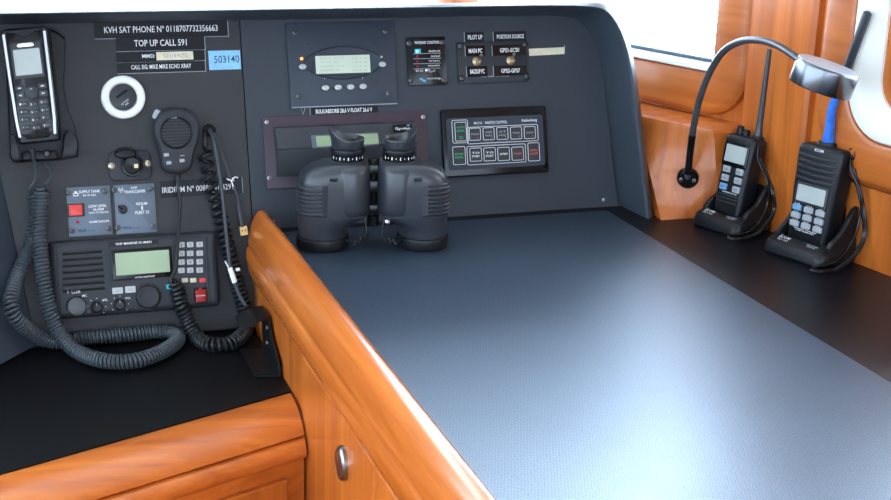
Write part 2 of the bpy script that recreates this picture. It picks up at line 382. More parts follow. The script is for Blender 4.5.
# wooden block between the hood and the side wall
def block():
    zt = .150
    A, B = V((.575, -.097, TZ + .0005)), V((.690, -.097, TZ + .0005))
    A2, B2 = tp(647, 114, zt), tp(714, 130, zt)
    A.x = .5865; A2.x = max(A2.x - .03, .5865)
    r0 = [A, B, f1(.03, .0005, -.004), f2(.28, .0005, -.004), A + V((.03, .30, 0))]
    r1 = [A2, B2, f1(.015, zt, -.004), f2(.28, zt, -.004), A2 + V((.03, .22, 0))]
    n = 10; rings = []
    for i in range(n + 1):
        t = i / n; rings.append([a.lerp(b, t) for a, b in zip(r0, r1)])
    top = [p + V((0, 0, 0)) for p in r1]; c = sum(top, V()) / 5
    rings[-1] = [p - V((0, 0, .006)) for p in r1]
    rings.append([p.lerp(c, .02) - V((0, 0, .0015)) for p in r1]); rings.append([p.lerp(c, .06) for p in r1])
    m = MB(); m.loft(rings, 'woodb'); o = m.build('trim', ang=30, loc=V((0, 0, 0))); o.name = 'trim_3'; struct(o)
block()

# ================================================================== CONSOLE
pan = thing('instrument_console', 'black instrument console behind the table with padded rounded hood and screwed faceplates', 'console', Matrix.Translation(ORG) @ PANM)
def board(poly, mt):
    m = MB(); m.loft([[(a, b, -.012) for a, b in poly], [(a, b, -.0008) for a, b in poly], [(a + .0, b, 0) for a, b in poly]], mt); return m.build('faceplate', pan)
board([(-.3845, -.1465), (-.0583, -.1465), (-.0583, .330), (-.446, .330)], 'panel')
board([(-.0567, .0005), (.556, .0005), (.542, .22), (.53, .28), (.50, .312), (.45, .330), (-.0567, .330)], 'panel_skylit')
m = MB(); m.box(-.60, -.20, -.05, .53, .31, -.0145, 'hole'); m.build('light_stop', pan)  # unseen backing box, added to stop daylight leaking round the faceplates
m = MB(); m.box(-.0586, -.148, -.014, -.0564, .33, -.009, 'hole'); m.build('seam', pan)
# hood swept round the faceplate
def hood():
    path = [(.5580, .0155), (.556, .03), (.552, .10), (.547, .17), (.542, .22), (.536, .250), (.524, .283), (.504, .307), (.47, .3155), (.40, .318), (.2, .318), (-.1, .318), (-.62, .318)]
    pth = [V((a, b, 0)) for a, b in path]
    pth = pth[:4] + catmull(pth[4:10], 4) + pth[10:]
    prof = [(0, -.002), (.001, .03), (.004, .060), (.006, .076), (.0068, .0808), (.0085, .0832), (.0105, .0832), (.0122, .0815), (.018, .0775), (.0235, .071), (.0258, .064), (.0262, .04), (.0255, -.04), (.004, -.04)]
    rings = []
    for i, p in enumerate(pth):
        t = (pth[min(i + 1, len(pth) - 1)] - pth[max(i - 1, 0)]).normalized(); o = V((t.y, -t.x, 0))
        k = .42 if i > 12 else 1.0
        rings.append([p + o * (a * (1 if abs(o.x) > .5 else .50 + 1. * abs(o.x))) + V((0, 0, w)) for a, w in prof])
    # foot of the hood runs on down to the table along its whole depth
    foot = []
    for q in rings[0]:
        zq = TZ + q.y * cos(LEAN) + q.z * sin(LEAN); foot.append(V((q.x + .002, q.y - (zq - TZ - .0012) / cos(LEAN), q.z)))
    m = MB(); m.loft([foot] + rings, 'vinyl'); m.build('padded_hood', pan, 40)
hood()
# left cheek, splayed
m = MB()
inv = (Matrix.Translation(ORG) @ PANM).inverted()
a0, a1 = V((-.386, -.145, 0)), V((-.446, .330, 0))
dirw = V((-.62, -.78, 0))
b0 = inv @ (PANM.to_3x3() @ a0 + ORG + dirw * .22); b1 = inv @ (PANM.to_3x3() @ a1 + ORG + dirw * .22)
m.loft([[a0, b0, b1, a1], [p + V((-.012, 0, -.012)) for p in (a0, b0, b1, a1)]], 'panel_side'); m.build('side_cheek', pan)
for (x, y) in ((272.5, 222), (603.5, 200), (107, 13.5), (275, 222)):
    if (x, y) == (275, 222): continue
    a = pp(x, y); inst('screw', SCREWS, pan, (a[0], a[1], 0.0002), .4)

# chart table
tb = MB(); xr = lambda y: (f1((y + .095) / D1.y, 0).x)
poly = [(-.030, -1.9), (xr(-1.9) - .002, -1.9), (xr(-.10) - .002, -.10), (.575, .012), (-.030, .012 - .012)]
poly = [(-.030, -1.9), (xr(-1.9) - .002, -1.9), (K.x - .002, -.10), ((f2(.10, 0)).x - .002, 0.0), (-.030, 0.0)]
tb.loft([[(a, b, TZ - .03) for a, b in poly], [(a, b, TZ) for a, b in poly]], 'table')
tag(tb.build('chart_table'), 'black laminate chart table top right of the wooden divider', 'table')
# mat
mt = MB(); pts = [(-.028, -1.9), (.5235, -1.9), (.5235, -.030), (.520, -.0265), (-.028, -.0265)]
mt.loft([[(a, b, TZ + .0004) for a, b in pts], [(a, b, TZ + .0018) for a, b in pts], [(a * .999 , b - (.0006 if b > -.1 else 0), TZ + .0022) for a, b in pts]], 'mat')
tag(mt.build('table_mat'), 'large blue-black textured rubber mat covering the chart table', 'mat')

# divider cabinet with fiddle rail
dv = thing('divider_cabinet', 'varnished cherry wood cabinet side with rounded top rail between desk and table', 'cabinet', V((-.05, -.9, 0)))
def dpart(name, mb, parent=dv, ang=35):
    base = V((-.05, -.9, 0)); mb.v = [p - base for p in mb.v]; return mb.build(name, parent, ang)
Y0, Y1 = -.012, -1.9
prof = [(-.0335, .0005), (-.0335, .019), (-.0355, .0265), (-.0390, .0315), (-.0430, .0337), (-.0465, .0338), (-.0495, .0325), (-.0545, .0278), (-.0600, .0200), (-.0640, .0120), (-.0670, .0020), (-.069, -.009), (-.070, -.016), (-.0695, -.0185),
        (-.0715, -.021), (-.0735, -.027), (-.0740, -.036), (-.0735, -.046), (-.0720, -.054), (-.0690, -.0605), (-.064, -.0635), (-.056, -.064), (-.0335, -.0605)]
ctr = V((-.052, 0, -.02))
rings = []
for y, s in ((Y0, .80), (Y0 - .003, .92), (Y0 - .008, .98), (Y0 - .016, 1), (-.5, 1), (-1.2, 1), (Y1, 1)):
    rings.append([(ctr.x + (a - ctr.x) * s, y + ((b - .0) * .268 + .008 if y > -.1 else 0), TZ + ctr.z + (b - ctr.z) * s) for a, b in prof])
m = MB(); m.loft([list(reversed(r)) for r in rings], 'woody'); dpart('top_rail', m, ang=50)
m = MB(); m.loft([[(x, -.356, 0), (x, -.30, 0), (x, -.0425, TZ - .145), (x, -.0215, TZ - .064), (x, -.356, TZ - .064)] for x in (-.064, -.034)], 'woodz'); dpart('back_board', m)
def dbox(name, y0, y1, z0, z1, x=-.0665):
    m = MB(); m.loft([[(-.034, y0, z0), (-.034, y1, z0), (-.034, y1, z1), (-.034, y0, z1)], [(x + .002, y0, z0), (x + .002, y1, z0), (x + .002, y1, z1), (x + .002, y0, z1)],
        [(x, y0 - .002, z0 + .002), (x, y1 + .002, z0 + .002), (x, y1 + .002, z1 - .002), (x, y0 - .002, z1 - .002)]], 'woodz'); return dpart(name, m)
d1 = dbox('door', -.359, -.690, .05, TZ - .0665); d2 = dbox('door', -.694, -1.30, .05, TZ - .0665); dbox('door', -1.304, -1.88, .05, TZ - .0665)
lt = xp(343, 463, -.068)
m = MB(); L = lambda r, k: [(lt.x - k, lt.y + .0185 * r * cos(a), lt.z + .0215 * r * sin(a)) for a in [2 * pi * i / 28 for i in range(28)]]
m.loft([L(1, -.002), L(1, .003), L(.9, .0055), L(.78, .0062), L(.72, .0056), L(.66, .0058), L(.4, .0070), L(.1, .0074)], 'latch')
dpart('latch', m, d1)
# desk on the left, lower
dd = V((.93, .366, 0)).normalized(); dn = V((dd.y, -dd.x, 0))
E1 = V((-.064, -.2865, 0)); zD = TZ - .145
def fl(s, n, z): return E1 - dd * s + dn * n + V((0, 0, z))
dk = thing('desk_cabinet', 'cherry wood desk unit with black top and rounded front rail, lower left', 'desk', fl(.4, 0, 0))
def kpart(name, mb, ang=35):
    base = fl(.4, 0, 0); mb.v = [p - base for p in mb.v]; return mb.build(name, dk, ang)
m = MB(); Q = [V((-.0645, -.04, 0)), V((-.388, -.04, 0)), V((-.45, -.056, 0)), V((-.72, -.40, 0)), fl(.9, 0.002, 0), fl(.0035, .002, 0)]
Q = [V((p.x, p.y, zD)) for p in Q]; Q[0].y = -.0405
Q[0] = V((-.0672, -.0388, zD)); Q[1] = V((-.389, -.0388, zD))
m.loft([[p - V((0, 0, .02)) for p in reversed(Q)], list(reversed(Q))], 'desk'); kpart('desk_top', m)
# (profile: distance forward, height)
rp = [(.003, -.022), (.003, -.004), (.006, .0), (.014, .003), (.03, .0035), (.048, .001), (.064, -.0045), (.078, -.012), (.0865, -.0195), (.0875, -.023), (.084, -.026), (.03, -.030)]
def run(prof, s0, s1, mt, name, off=(0, 0)):
    m = MB(); m.loft([[fl(s, a + off[0], zD + b + off[1]) for a, b in prof] for s in (s0, s1)], mt); return kpart(name, m, 50)
def cut(a): return a * .393 + .0062    # the rail ends against the divider face
def run2(prof, s1, mt, name):
    m = MB(); m.loft([[fl(cut(a), a, zD + b) for a, b in prof], [fl(s1, a, zD + b) for a, b in prof]], mt); return kpart(name, m, 50)
run2(rp, .95, 'wooddesk' if 'wooddesk' in M else 'woodx', 'front_rail')
run2([(.03, -.0305), (.086, -.0265), (.094, -.030), (.0985, -.036), (.0995, -.043), (.097, -.050), (.091, -.0535), (.03, -.0535)], .95, 'woodx', 'lower_moulding')
run2([(.03, -.0545), (.086, -.0545), (.086, -.85), (.03, -.85)], .95, 'woodx', 'face_frame')
m = MB(); s0, s1 = cut(.09) + .030, .56
m.loft([[fl(s, .0865, z) for s, z in ((s0, zD - .075), (s1, zD - .075), (s1, .12), (s0, .12))], [fl(s, .094, z) for s, z in ((s0, zD - .075), (s1, zD - .075), (s1, .12), (s0, .12))],
        [fl(s, .096, z) for s, z in ((s0 + .002, zD - .077), (s1 - .002, zD - .077), (s1 - .002, .122), (s0 + .002, .122))]], 'woodzd'); kpart('door', m)

# dashboard shelf behind the hood up to the windscreen
m = MB(); m.box(-1.85, .10, TZ + .14, .40, YF - .01, TZ + .16, 'framew'); o = m.build('trim', loc=V((0, 0, 0))); o.name = 'trim_4'; struct(o)

M['greyhouse'] = mat('dark_grey_housing', (.045, .050, .056), .4, bump=.05, bscale=900)
# ================================================================== PANEL DEVICES
def strip(label, p0, p1, lines, mt='gloss', inkm='white', name='label_strip', cat='label', thick=.0007, edge=None, group=None, txth=.55, skew=None):
    d = Dev(name, label, cat, p0, p1, group=group)
    m = MB(); m.slab(0, 0, d.w, d.h, 0, thick, mt, .0006)
    if edge == 'b': m.box(-d.w / 2, -d.h / 2 - .0009, 0, d.w / 2, -d.h / 2, thick, 'grey')
    if edge == 'br': m.box(-d.w / 2, -d.h / 2 - .0009, 0, d.w / 2, -d.h / 2, thick, 'grey'); m.box(d.w / 2, -d.h / 2 - .0009, 0, d.w / 2 + .0011, d.h / 2, thick, 'grey')
    if edge == 'l': m.box(-d.w / 2 - .001, -d.h / 2, 0, -d.w / 2, d.h / 2, thick, 'grey')
    if edge == 'r': m.box(d.w / 2, -d.h / 2, 0, d.w / 2 + .001, d.h / 2, thick, 'grey')
    for t, x0, y0, x1, y1, bold in lines:
        cx, cy, w, h = d.r(x0, y0, x1, y1); m.text(t, cx, cy, w, h, thick + .0002, inkm, bold=bold)
    m.build('strip', d.o); return d
strip('black label strip reading SAT PHONE and a long number, topmost on the panel', (93.5, 22.5), (228, 36), [('KVH SAT PHONE Nº 0118707732356663', 104, 25.9, 217.5, 32.3, .006)], 'label', edge='br')
strip('black label strip reading TOP UP CALL 591', (115.5, 37.6), (204.8, 49.4), [('TOP UP CALL 591', 134, 39.6, 186.5, 46.2, .008)], 'label', edge='br')
d = strip('black label strip reading MMSI with a cream paper number insert', (116, 51), (205, 60.3), [('MMSI:', 142, 54.2, 154.6, 58, .01)], 'label', edge='br')
m = MB(); cx, cy, ww, hh = d.r(156.2, 51.8, 193, 60); m.slab(cx, cy, ww, hh, .0008, .0012, 'cream', .0004); c2 = d.r(163, 53.6, 187, 58); m.text('503149070', *c2, .0014, 'grey'); m.build('paper_insert', d.o)
strip('black label strip reading CALL SIG: MIKE MIKE ECHO XRAY', (116.5, 61.6), (205.3, 71), [('CALL SIG: MIKE MIKE ECHO XRAY', 131, 64.4, 191, 68.8, .01)], 'label', edge='br')
d = Dev('paper_tape', 'piece of blue tape with handwritten digits beside the stacked label strips', 'tape', (208, 51), (241, 69.2))
m = MB(); m.slab(0, 0, d.w, d.h, 0, .0005, 'bluetape', .0004); c = d.r(214, 55.5, 239, 63); m.text('503140', *c, .0007, 'ink', bold=.005); m.build('tape', d.o)
d = Dev('paper_tape', 'strip of cream masking tape stuck right of the twin toggle switch plate', 'tape', (528.5, 46.2), (565, 55))
m = MB(); hw, hh = d.w / 2, d.h / 2
P = [(-hw, -hh), (hw * .96, -hh * .8), (hw, hh), (hw * .95, hh * .6), (-hw, hh * .45)]
m.loft([[(a, b, 0) for a, b in P], [(a, b, .0006) for a, b in P]], 'cream'); m.build('tape', d.o)
strip('black label strip reading BULK/ABSORB FLOAT with voltages, below the monitor plate', (310, 105.4), (378, 116.2), [('BULK/ABSORB 28,6 V FLOAT 26,6 V', 315.5, 108.4, 372, 113.4, .02)], 'label', edge='l')
strip('black label strip with a long number partly hidden behind the microphone coiled cord', (159.5, 181.3), (242.5, 193.2), [('IRIDIUM Nº 00881 41 4291', 162, 185.4, 233, 191.2, .006)], 'label', edge='r')
strip('black label strip reading PILOT UP above the left toggle switch', (464.2, 32.4), (483.5, 41.6), [('PILOT UP', 467.5, 35, 482, 39.6, .02)], 'label', edge='l')
strip('black label strip reading POSITION SOURCE above the right toggle switch', (493, 31.8), (526, 41.2), [('POSITION SOURCE', 496.5, 34.5, 523.5, 38.6, .02)], 'label', edge='l')

# battery / charger monitor
d = Dev('monitor_plate', 'blue-grey plate with pale screen in an eye-shaped bezel and six oval buttons', 'control panel', (285, 23.5), (397, 104.4))
m = MB(); m.slab(0, 0, d.w, d.h, 0, .0045, 'bluegrey', .002, .001); m.box(-d.w / 2 + .001, -d.h / 2 + .0002, .0044, d.w / 2 - .001, -d.h / 2 + .0018, .0047, 'grey'); z = .0046
for px in (323.8, 336.6, 349, 361.6):
    q = d.r(px - .4, 76, px + .4, 79.5); m.box(q[0] - q[2] / 2, q[1] - q[3] / 2, z, q[0] + q[2] / 2, q[1] + q[3] / 2, z + .0002, 'grey')
for px, py in ((307.5, 44), (374, 43), (310, 84.5), (376, 82.5)): x, y = d.l(px, py); m.lathe([(.0014, z), (.0012, z + .0008)], 'keyd', 10, x, y)
d.part('plate', m)
m = MB(); cx, cy = d.l(342.5, 63); rx, ry = .0655, .0262
def eye(s, zz): return [(cx + rx * s * (abs(cos(a)) ** 1.0) * (1 if cos(a) >= 0 else -1), cy + ry * s * (1 if sin(a) >= 0 else -1) * abs(sin(a)) ** 1.25, zz) for a in [2 * pi * i / 48 for i in range(48)]]
m.loft([eye(1, z - .0006), eye(.985, z + .0012), eye(.93, z + .0026), eye(.86, z + .0016), eye(.5, z + .0012)], 'bluegrey'); d.part('bezel', m)
c = d.r(315, 55.6, 369.4, 73.4, z)
m = MB(); m.slab(c[0], c[1], c[2] + .006, c[3] + .005, z, z + .0030, 'keyd', .001); d.part('screen_frame', m)
m = MB(); m.slab(*c, z + .0030, z + .0036, 'lcdp', .0006)
for i, y in enumerate((58.5, 62.6, 66.8, 70.8)):
    q = d.r(319, y - 1, 338 if i % 2 else 343, y + 1); m.text(('MAIN  BATT', '26.4 V  DC', 'SHUNT 12 A', 'STATE 98')[i], *q, z + .0038, 'lcdd')
    q = d.r(351, y - 1, 366, y + 1); m.text(('27.1 V', '14.0 A', '26.6 V', '100 %')[i], *q, z + .0038, 'lcdd')
d.part('screen', m)
for px, py, mt, nm in ((301.3, 58.8, 'amber', 'amber_light'), (380.7, 57.2, 'steel', 'sensor')):
    m = MB(); x, y = d.l(px, py, z); m.lathe([(.0022, 0), (.0022, .003), (.0014, .0042), (.0003, .0046)], mt, 16, x, y); m.xf(Matrix.Translation((0, 0, z))); d.part(nm, m)
for px, py in ((302, 67), (381.8, 64.6), (325, 88), (337.6, 87.6), (350, 87.2), (362.4, 86.6)):
    m = MB(); x, y = d.l(px, py, z)
    E_ = lambda s, zz: [(x + .0062 * s * cos(a), y + .0044 * s * sin(a), zz) for a in [2 * pi * i / 28 for i in range(28)]]
    m.loft([E_(1.22, z), E_(1.2, z + .0012), E_(1.02, z + .0012), E_(1, z + .003), E_(.85, z + .0042), E_(.4, z + .0046)], 'keyd', True, False)
    m.loft([E_(.98, z + .0024), E_(.96, z + .0036), E_(.8, z + .0046), E_(.35, z + .005)], 'key'); m.text('OK', x, y, .0045, .002, z + .00515, 'grey'); d.part('button', m)
for px, py in ((294.7, 33), (384.8, 31.3), (298.7, 96.6), (388.3, 93.8)): d.screw(px, py, z)


# inverter control
d = Dev('inverter_switch_plate', 'small square black plate with one blue light and three red lights in rows', 'control panel', (405.3, 37.6), (447.2, 84.8))
m = MB(); m.slab(0, 0, d.w, d.h, 0, .003, 'gloss', .003, .0008); z = .0032
q = d.r(414, 41.3, 439, 44.2); m.text('PHOENIX CONTROL', *q, z, 'white', bold=.015)
for i, (t, x0) in enumerate((('inverter on', 428), ('overload', 430), ('low battery', 428), ('temperature', 427))):
    y = 51.2 + 5 * i; q = d.r(x0, y - 1.3, 439, y + 1.1); m.text(t, *q, z, 'white')
    q = d.r(412.5, y + 2.2, 440, y + 2.8); m.box(q[0] - q[2] / 2, q[1] - q[3] / 2, z - .0003, q[0] + q[2] / 2, q[1] + q[3] / 2, z, 'grey')
for t, px in (('o', 416.5), ('on', 420.8), ('off', 433)): q = d.r(px - 1.6, 70, px + 1.6, 72); m.text(t, *q, z, 'white')
q = d.r(414, 49.2, 420, 53.6); m.slab(*q, z - .0004, z, 'cyan')
q = d.r(426, 77.5, 440, 80); m.text('victron energy', *q, z, 'white')
q = d.r(418.5, 78, 425.5, 82.5); ax, ay, aw, ah = q
P = [(-.5, .1), (-.35, .5), (0, .35), (.1, .1), (.5, .0), (.4, -.5), (0, -.4), (-.1, -.1)]
m.loft([[(ax + a * aw, ay + b * ah, z - .0004) for a, b in P], [(ax + a * aw, ay + b * ah, z) for a, b in P]], 'bluep'); d.part('plate', m)
for i in range(4):
    x, y = d.l(416.9, 51.4 + 5 * i, z); m = MB(); m.lathe([(.0018, z), (.0018, z + .0012), (.0008, z + .002)], 'ledblue' if i == 0 else 'ledred', 14, x, y); d.part('blue_light' if i == 0 else 'red_light', m)
for px, py in ((409, 43.4), (442, 42.6), (410.6, 80.6), (443.6, 79.8)): d.screw(px, py, z)
def toggle(d, px, py, z, lean, nut='steel', r=.0058, ln=.013, lever='steel'):
    x, y = d.l(px, py, z); m = MB()
    m.lathe([(r, z), (r, z + .002), (r * .82, z + .0026), (r * .82, z + .0042), (r * .55, z + .005), (r * .5, z + .006)], nut, 20, x, y); o = d.part('switch_nut', m)
    m = MB(); p0 = V((x, y, z + .004)); p1 = p0 + V((lean[0], lean[1], 1)).normalized() * ln
    P = [p0.lerp(p1, t) for t in (0, .4, .8, .95, 1.0)]; m.tube(P, .002, lever, 14, radii=[.0014, .0017, .0025, .0025, .0014]); d.part('toggle', m)
toggle(d, 427.3, 70.4, z, (.3, -.6), r=.0042, ln=.010)

# pilot / gps switch plate
d = Dev('toggle_switch_plate', 'black plate with two steel toggle switches labelled MAIN PC and GPS1', 'switch', (456.2, 42.6), (527.6, 81.6))
m = MB(); m.slab(0, 0, d.w, d.h, 0, .0026, 'plastic2', .003, .0008); z = .0028
q = d.r(480, 75.6, 508, 77.2); m.text('marine  power  control systems', *q, z, 'white'); d.part('plate', m)
for t, x0, y0, x1, y1 in (('MAIN PC', 464.6, 45.8, 484, 56.4), ('BACKUP PC', 466, 66.4, 486.5, 77), ('GPS1-SC50', 491.5, 45.2, 525, 55.6), ('GPS2-GPS7', 492.8, 65.8, 525.6, 76)):
    m = MB(); q = d.r(x0, y0, x1, y1); m.slab(*q, z, z + .0007, 'gloss', .0004); m.box(q[0] - q[2] / 2 - .001, q[1] - q[3] / 2, z, q[0] - q[2] / 2, q[1] + q[3] / 2, z + .0007, 'grey')
    q = d.r(x0 + (x1 - x0) * (.16 if x1 - x0 < 25 else .22), y0 + 3, x1 - (x1 - x0) * (.14 if x1 - x0 < 25 else .2), y1 - 3); m.text(t, *q, z + .0009, 'white', bold=.02); d.part('label_tag', m)
toggle(d, 476.4, 61.4, z, (.25, .75), 'brass', .0072, .016); toggle(d, 510.3, 60.6, z, (.05, .8), 'brass', .0072, .016)
for px, py in ((459.4, 46.2), (524.4, 44.5), (461, 78.5), (526, 76.5)): d.screw(px, py, z - .0004, SCREWW)

# whistle control
d = Dev('whistle_control', 'black control panel of two rows of white-outlined buttons, WHISTLE CONTROL, right of binoculars', 'control panel', (439.5, 110), (547.4, 172.2))
m = MB(); m.slab(0, 0, d.w, d.h, 0, .0075, 'gloss', .004, .002); d.part('housing', m); z = .0076
ZW = lambda x, y: (400 + x / 3.844, 90 + y / 3.844)
def RW(x0, y0, x1, y1, zz=0): a = ZW(x0, y0); b = ZW(x1, y1); return d.r(a[0], a[1], b[0], b[1], zz)
m = MB(); q = RW(175, 103, 545, 300); m.slab(q[0], q[1], q[2], q[3] , z, z + .0006, 'bluegrey', .004); z += .0007
q = RW(277, 123, 308, 133); m.text('M-511A', *q, z, 'white', bold=.01); q = RW(318, 120, 404, 131); m.text('WHISTLE CONTROL', *q, z, 'white', bold=.01)
q = RW(460, 112, 518, 125); m.text('Kahlenberg', *q, z, 'white', bold=.02)
q = RW(300, 199, 416, 204); m.text('AUTOMATIC SIGNALS (SEC)', *q, z, 'grey'); q = RW(302, 210, 408, 215); m.text('HAND SIGNAL KEYS', *q, z, 'grey')
def outline(x0, y0, x1, y1, t=.0008, mt='white', r=.003): q = RW(x0, y0, x1, y1); m.ring(*q, t, z - .0003, z + .0002, mt, r)
outline(193, 116, 255, 205); outline(250, 138, 523, 203); outline(250, 212, 476, 284)
d.part('face', m)
specs = [(203, 124, 248, 198, 'AUTO;SIGNAL', 'green', 'button'), (195, 218, 244, 288, 'MANUAL;SIGNAL', 'green', 'button'), (483, 203, 528, 274, 'GENERAL;ALARM', 'redp', 'button')]
for i, t in enumerate(('FOG', 'UNDER;WAY', 'AT;ANCHOR', 'TOW', 'AGROUND')): specs.append((258 + 52.5 * i, 147 - 1.6 * i, 302 + 52.5 * i, 195 - 1.6 * i, t, 'grey', 'button'))
for i, t in enumerate(('TO;STBD', 'TO;PORT', 'ASTERN', 'DANGER')): specs.append((260 + 53.5 * i, 223 - 1.3 * i, 306 + 53.5 * i, 275 - 1.3 * i, t, 'redp' if i == 3 else 'white', 'button'))
for x0, y0, x1, y1, t, mt, nm in specs:
    m = MB(); q = RW(x0, y0, x1, y1); m.slab(*q, z, z + .0007, 'keyd', .002, .0003); m.ring(*q, .0008, z + .0006, z + .0009, 'white', .0022)
    ls = t.split(';')
    for k, s in enumerate(ls):
        ym = (y0 + y1) / 2 + (k - (len(ls) - 1) / 2) * 13 - (10 if t.startswith('AUTO') else 0); g = RW(x0 + 8, ym - 4, x1 - 8, ym + 4); m.text(s, *g, z + .001, mt, bold=.02)
    if nm == 'button' and mt == 'grey': g = RW(x1 - 12, y1 - 13, x1 - 8, y1 - 9); m.slab(*g, z + .0007, z + .001, 'redp')
    if t.startswith('AUTO'): g = RW(x0 + 16, y1 - 20, x1 - 14, y1 - 8); m.text('ON', *g, z + .001, 'green')
    d.part('button', m)

# gyro plate
d = Dev('gyro_display', 'purple-brown plate with wide dark display unit and green screen behind the binoculars', 'display', (261.8, 117), (429, 180))
m = MB(); m.slab(0, 0, d.w, d.h, 0, .003, 'purple', .002, .0006); d.part('plate', m); z = .0031
ax, ay = d.l(274.6, 127.2, .012); bx, by = d.l(416.5, 169, .012); mx, my = d.l(276, 150, .02)
W_ = bx - ax
pr = [(ay, .001), (ay, .010), (ay - .002, .013), (my + .0012, .021), (my, .0195), (my - .0012, .021), (by + .003, .013), (by, .010), (by, .001)]
m = MB(); m.loft([[(xx, a, z + b) for a, b in pr] for xx in (ax, bx)], 'greyhouse'); d.part('housing', m)
q = d.r(312.5, 135, 377, 145.6, .02); m = MB(); tl = math.atan2(.008, ay - my)
m.slab(0, 0, q[2] + .004, q[3] + .004, -.001, .0006, 'slate', .001); m.slab(0.003, 0, q[2] - .004, q[3], .0006, .001, 'lcd', .0005)
m.xf(Matrix.Translation((q[0], q[1], z + .0130 + .008 * (ay - q[1]) / (ay - my))) @ Matrix.Rotation(-tl, 4, 'X')); d.part('screen', m)
m = MB(); q = d.r(393, 124, 412, 132.5, .02); m.slab(0, 0, q[2], q[3], 0, .0006, 'gloss', .0006); m.text('Gyrolux', 0, -.001, q[2] * .8, q[3] * .42, .0008, 'white', bold=.01); m.slab(q[2] * .3, q[3] * .3, .004, .002, .0006, .0009, 'cyan')
m.xf(Matrix.Translation((q[0], q[1], z + .0146 + .008 * (ay - q[1]) / (ay - my))) @ Matrix.Rotation(-tl, 4, 'X')); d.part('name_tag', m)
for px, py in ((266.2, 122.2), (422.5, 117.2), (269, 178), (425, 171)): d.screw(px, py, z, SCREWS)

# tank alarm and transceiver selector plates
def slate_plate(label, p0, p1, screws, name):
    d = Dev(name, label, 'control panel', p0, p1); m = MB(); m.slab(0, 0, d.w, d.h, 0, .0026, 'slate', .0006, .0005); return d, m
Z6 = lambda x, y: (60 + x / 8.333, 180 + y / 8.333)
d, m = slate_plate('slate blue plate with square red push button reading LOW LEVEL ALARM', (65.6, 187.8), (112.8, 234.2), None, 'tank_alarm_plate'); z = .0028
def T6(t, x0, y0, x1, y1, mt='white', b=.015): a = Z6(x0, y0); c = Z6(x1, y1); q = d.r(a[0], a[1], c[0], c[1]); m.text(t, *q, z, mt, bold=b)
T6('SUPPLY TANK', 155, 84, 333, 108); T6('80 US GAL', 190, 118, 300, 134); T6('LOW LEVEL', 238, 205, 388, 228); T6('ALARM', 272, 234, 362, 254); T6('PUSH TO SILENCE', 240, 262, 402, 278); T6('ALARM SILENCED', 240, 336, 408, 354)
T6('PROS', 148, 410, 218, 434, 'ink', .03); T6('by Tank', 232, 414, 290, 428, 'ink')
a = Z6(108, 92); b = Z6(152, 138); q = d.r(a[0], a[1], b[0], b[1]); m.ring(q[0], q[1] - q[3] * .15, q[2], q[3] * .6, .0012, z - .0004, z, 'white', .001); m.slab(q[0], q[1] + q[3] * .3, q[2] * .5, q[3] * .3, z - .0004, z, 'white'); d.part('plate', m)
a = Z6(66, 200); b = Z6(206, 302); q = d.r(a[0], a[1], b[0], b[1], .008); s = min(q[2], q[3])
m = MB(); m.slab(q[0], q[1], q[2], q[3] + .001, z, z + .003, 'keyd', .001, .0006); d.part('button_bezel', m)
m = MB(); m.slab(q[0] - .0012, q[1], q[2] * .80, q[3] * .90, z + .003, z + .009, 'red', .001, .0012); d.part('red_button', m)
x, y = d.l(*Z6(146, 352), z); m = MB(); m.lathe([(.0024, z), (.0024, z + .001), (.0017, z + .001), (.0016, z + .002), (.0006, z + .003)], 'ledred', 16, x, y); d.part('red_light', m)
for a in ((70, 105), (372, 90), (102, 422), (405, 402)): d.screw(*Z6(*a), z)
d, m = slate_plate('slate blue plate with black toggle switch reading VHF TRANSCEIVER', (113.2, 185.3), (157.2, 231.8), None, 'transceiver_switch_plate')
T6('VHF', 585, 55, 640, 75); T6('TRANSCEIVER', 530, 84, 710, 108); T6('IRIDIUM', 632, 186, 724, 208); T6('FLEET 55', 625, 256, 742, 282); T6('PROS', 522, 388, 596, 410, 'ink', .03); T6('by Tank', 608, 392, 666, 404, 'ink'); T6('↕' if False else 'I', 676, 215, 688, 248)
a = Z6(490, 62); b = Z6(520, 110); q = d.r(a[0], a[1], b[0], b[1])
for s in (-1, 1):
    for k in (.35, .62):
        P = [(q[0] + s * q[2] * k * (1 - .35 * t * t), q[1] + .15 * q[3] + q[3] * .38 * k * 1.4 * t, z) for t in (-1, -.5, 0, .5, 1)]; m.tube(P, .0004, 'white', 4)
m.box(q[0] - .0004, q[1] - q[3] * .5, z - .0003, q[0] + .0004, q[1] + q[3] * .2, z, 'white'); d.part('plate', m)
toggle(d, *Z6(522, 245), z, (-.5, .35), 'keyd', .0068, .015, 'gloss')
for a in ((452, 82), (748, 70), (480, 398), (778, 382)): d.screw(*Z6(*a), z)

# white socket ring and power socket
d = Dev('round_socket_cap', 'round white ring with black centre disc below the stacked label strips', 'socket', (99.3, 76.2), (146, 118.6))
R_ = (d.w + d.h) / 4
m = MB(); m.lathe([(R_, 0), (R_, .006), (R_ * .97, .009), (R_ * .88, .0105), (R_ * .68, .0095), (R_ * .62, .007), (R_ * .61, .001)], 'whitep', 48, cap1=False); d.part('ring', m)
m = MB(); m.lathe([(R_ * .605, .001), (R_ * .605, .0065), (R_ * .56, .0072), (.0001, .0075)], 'keyd', 40)
P = [(-.011, .001), (.005, .0115), (.007, .0085), (-.009, -.002)]; m.loft([[(a, b, .0076) for a, b in P], [(a, b, .0079) for a, b in P]], 'hole')
st = len(m.v); m.text('12 V DC', 0, 0, .013, .0028, .0080, 'white'); m.text('OFF', 0, -.004, .006, .0022, .0080, 'white'); m.xf(Matrix.Translation((.002, -.007, 0)) @ Matrix.Rotation(radians(36), 4, 'Z'), st); d.part('disc', m)
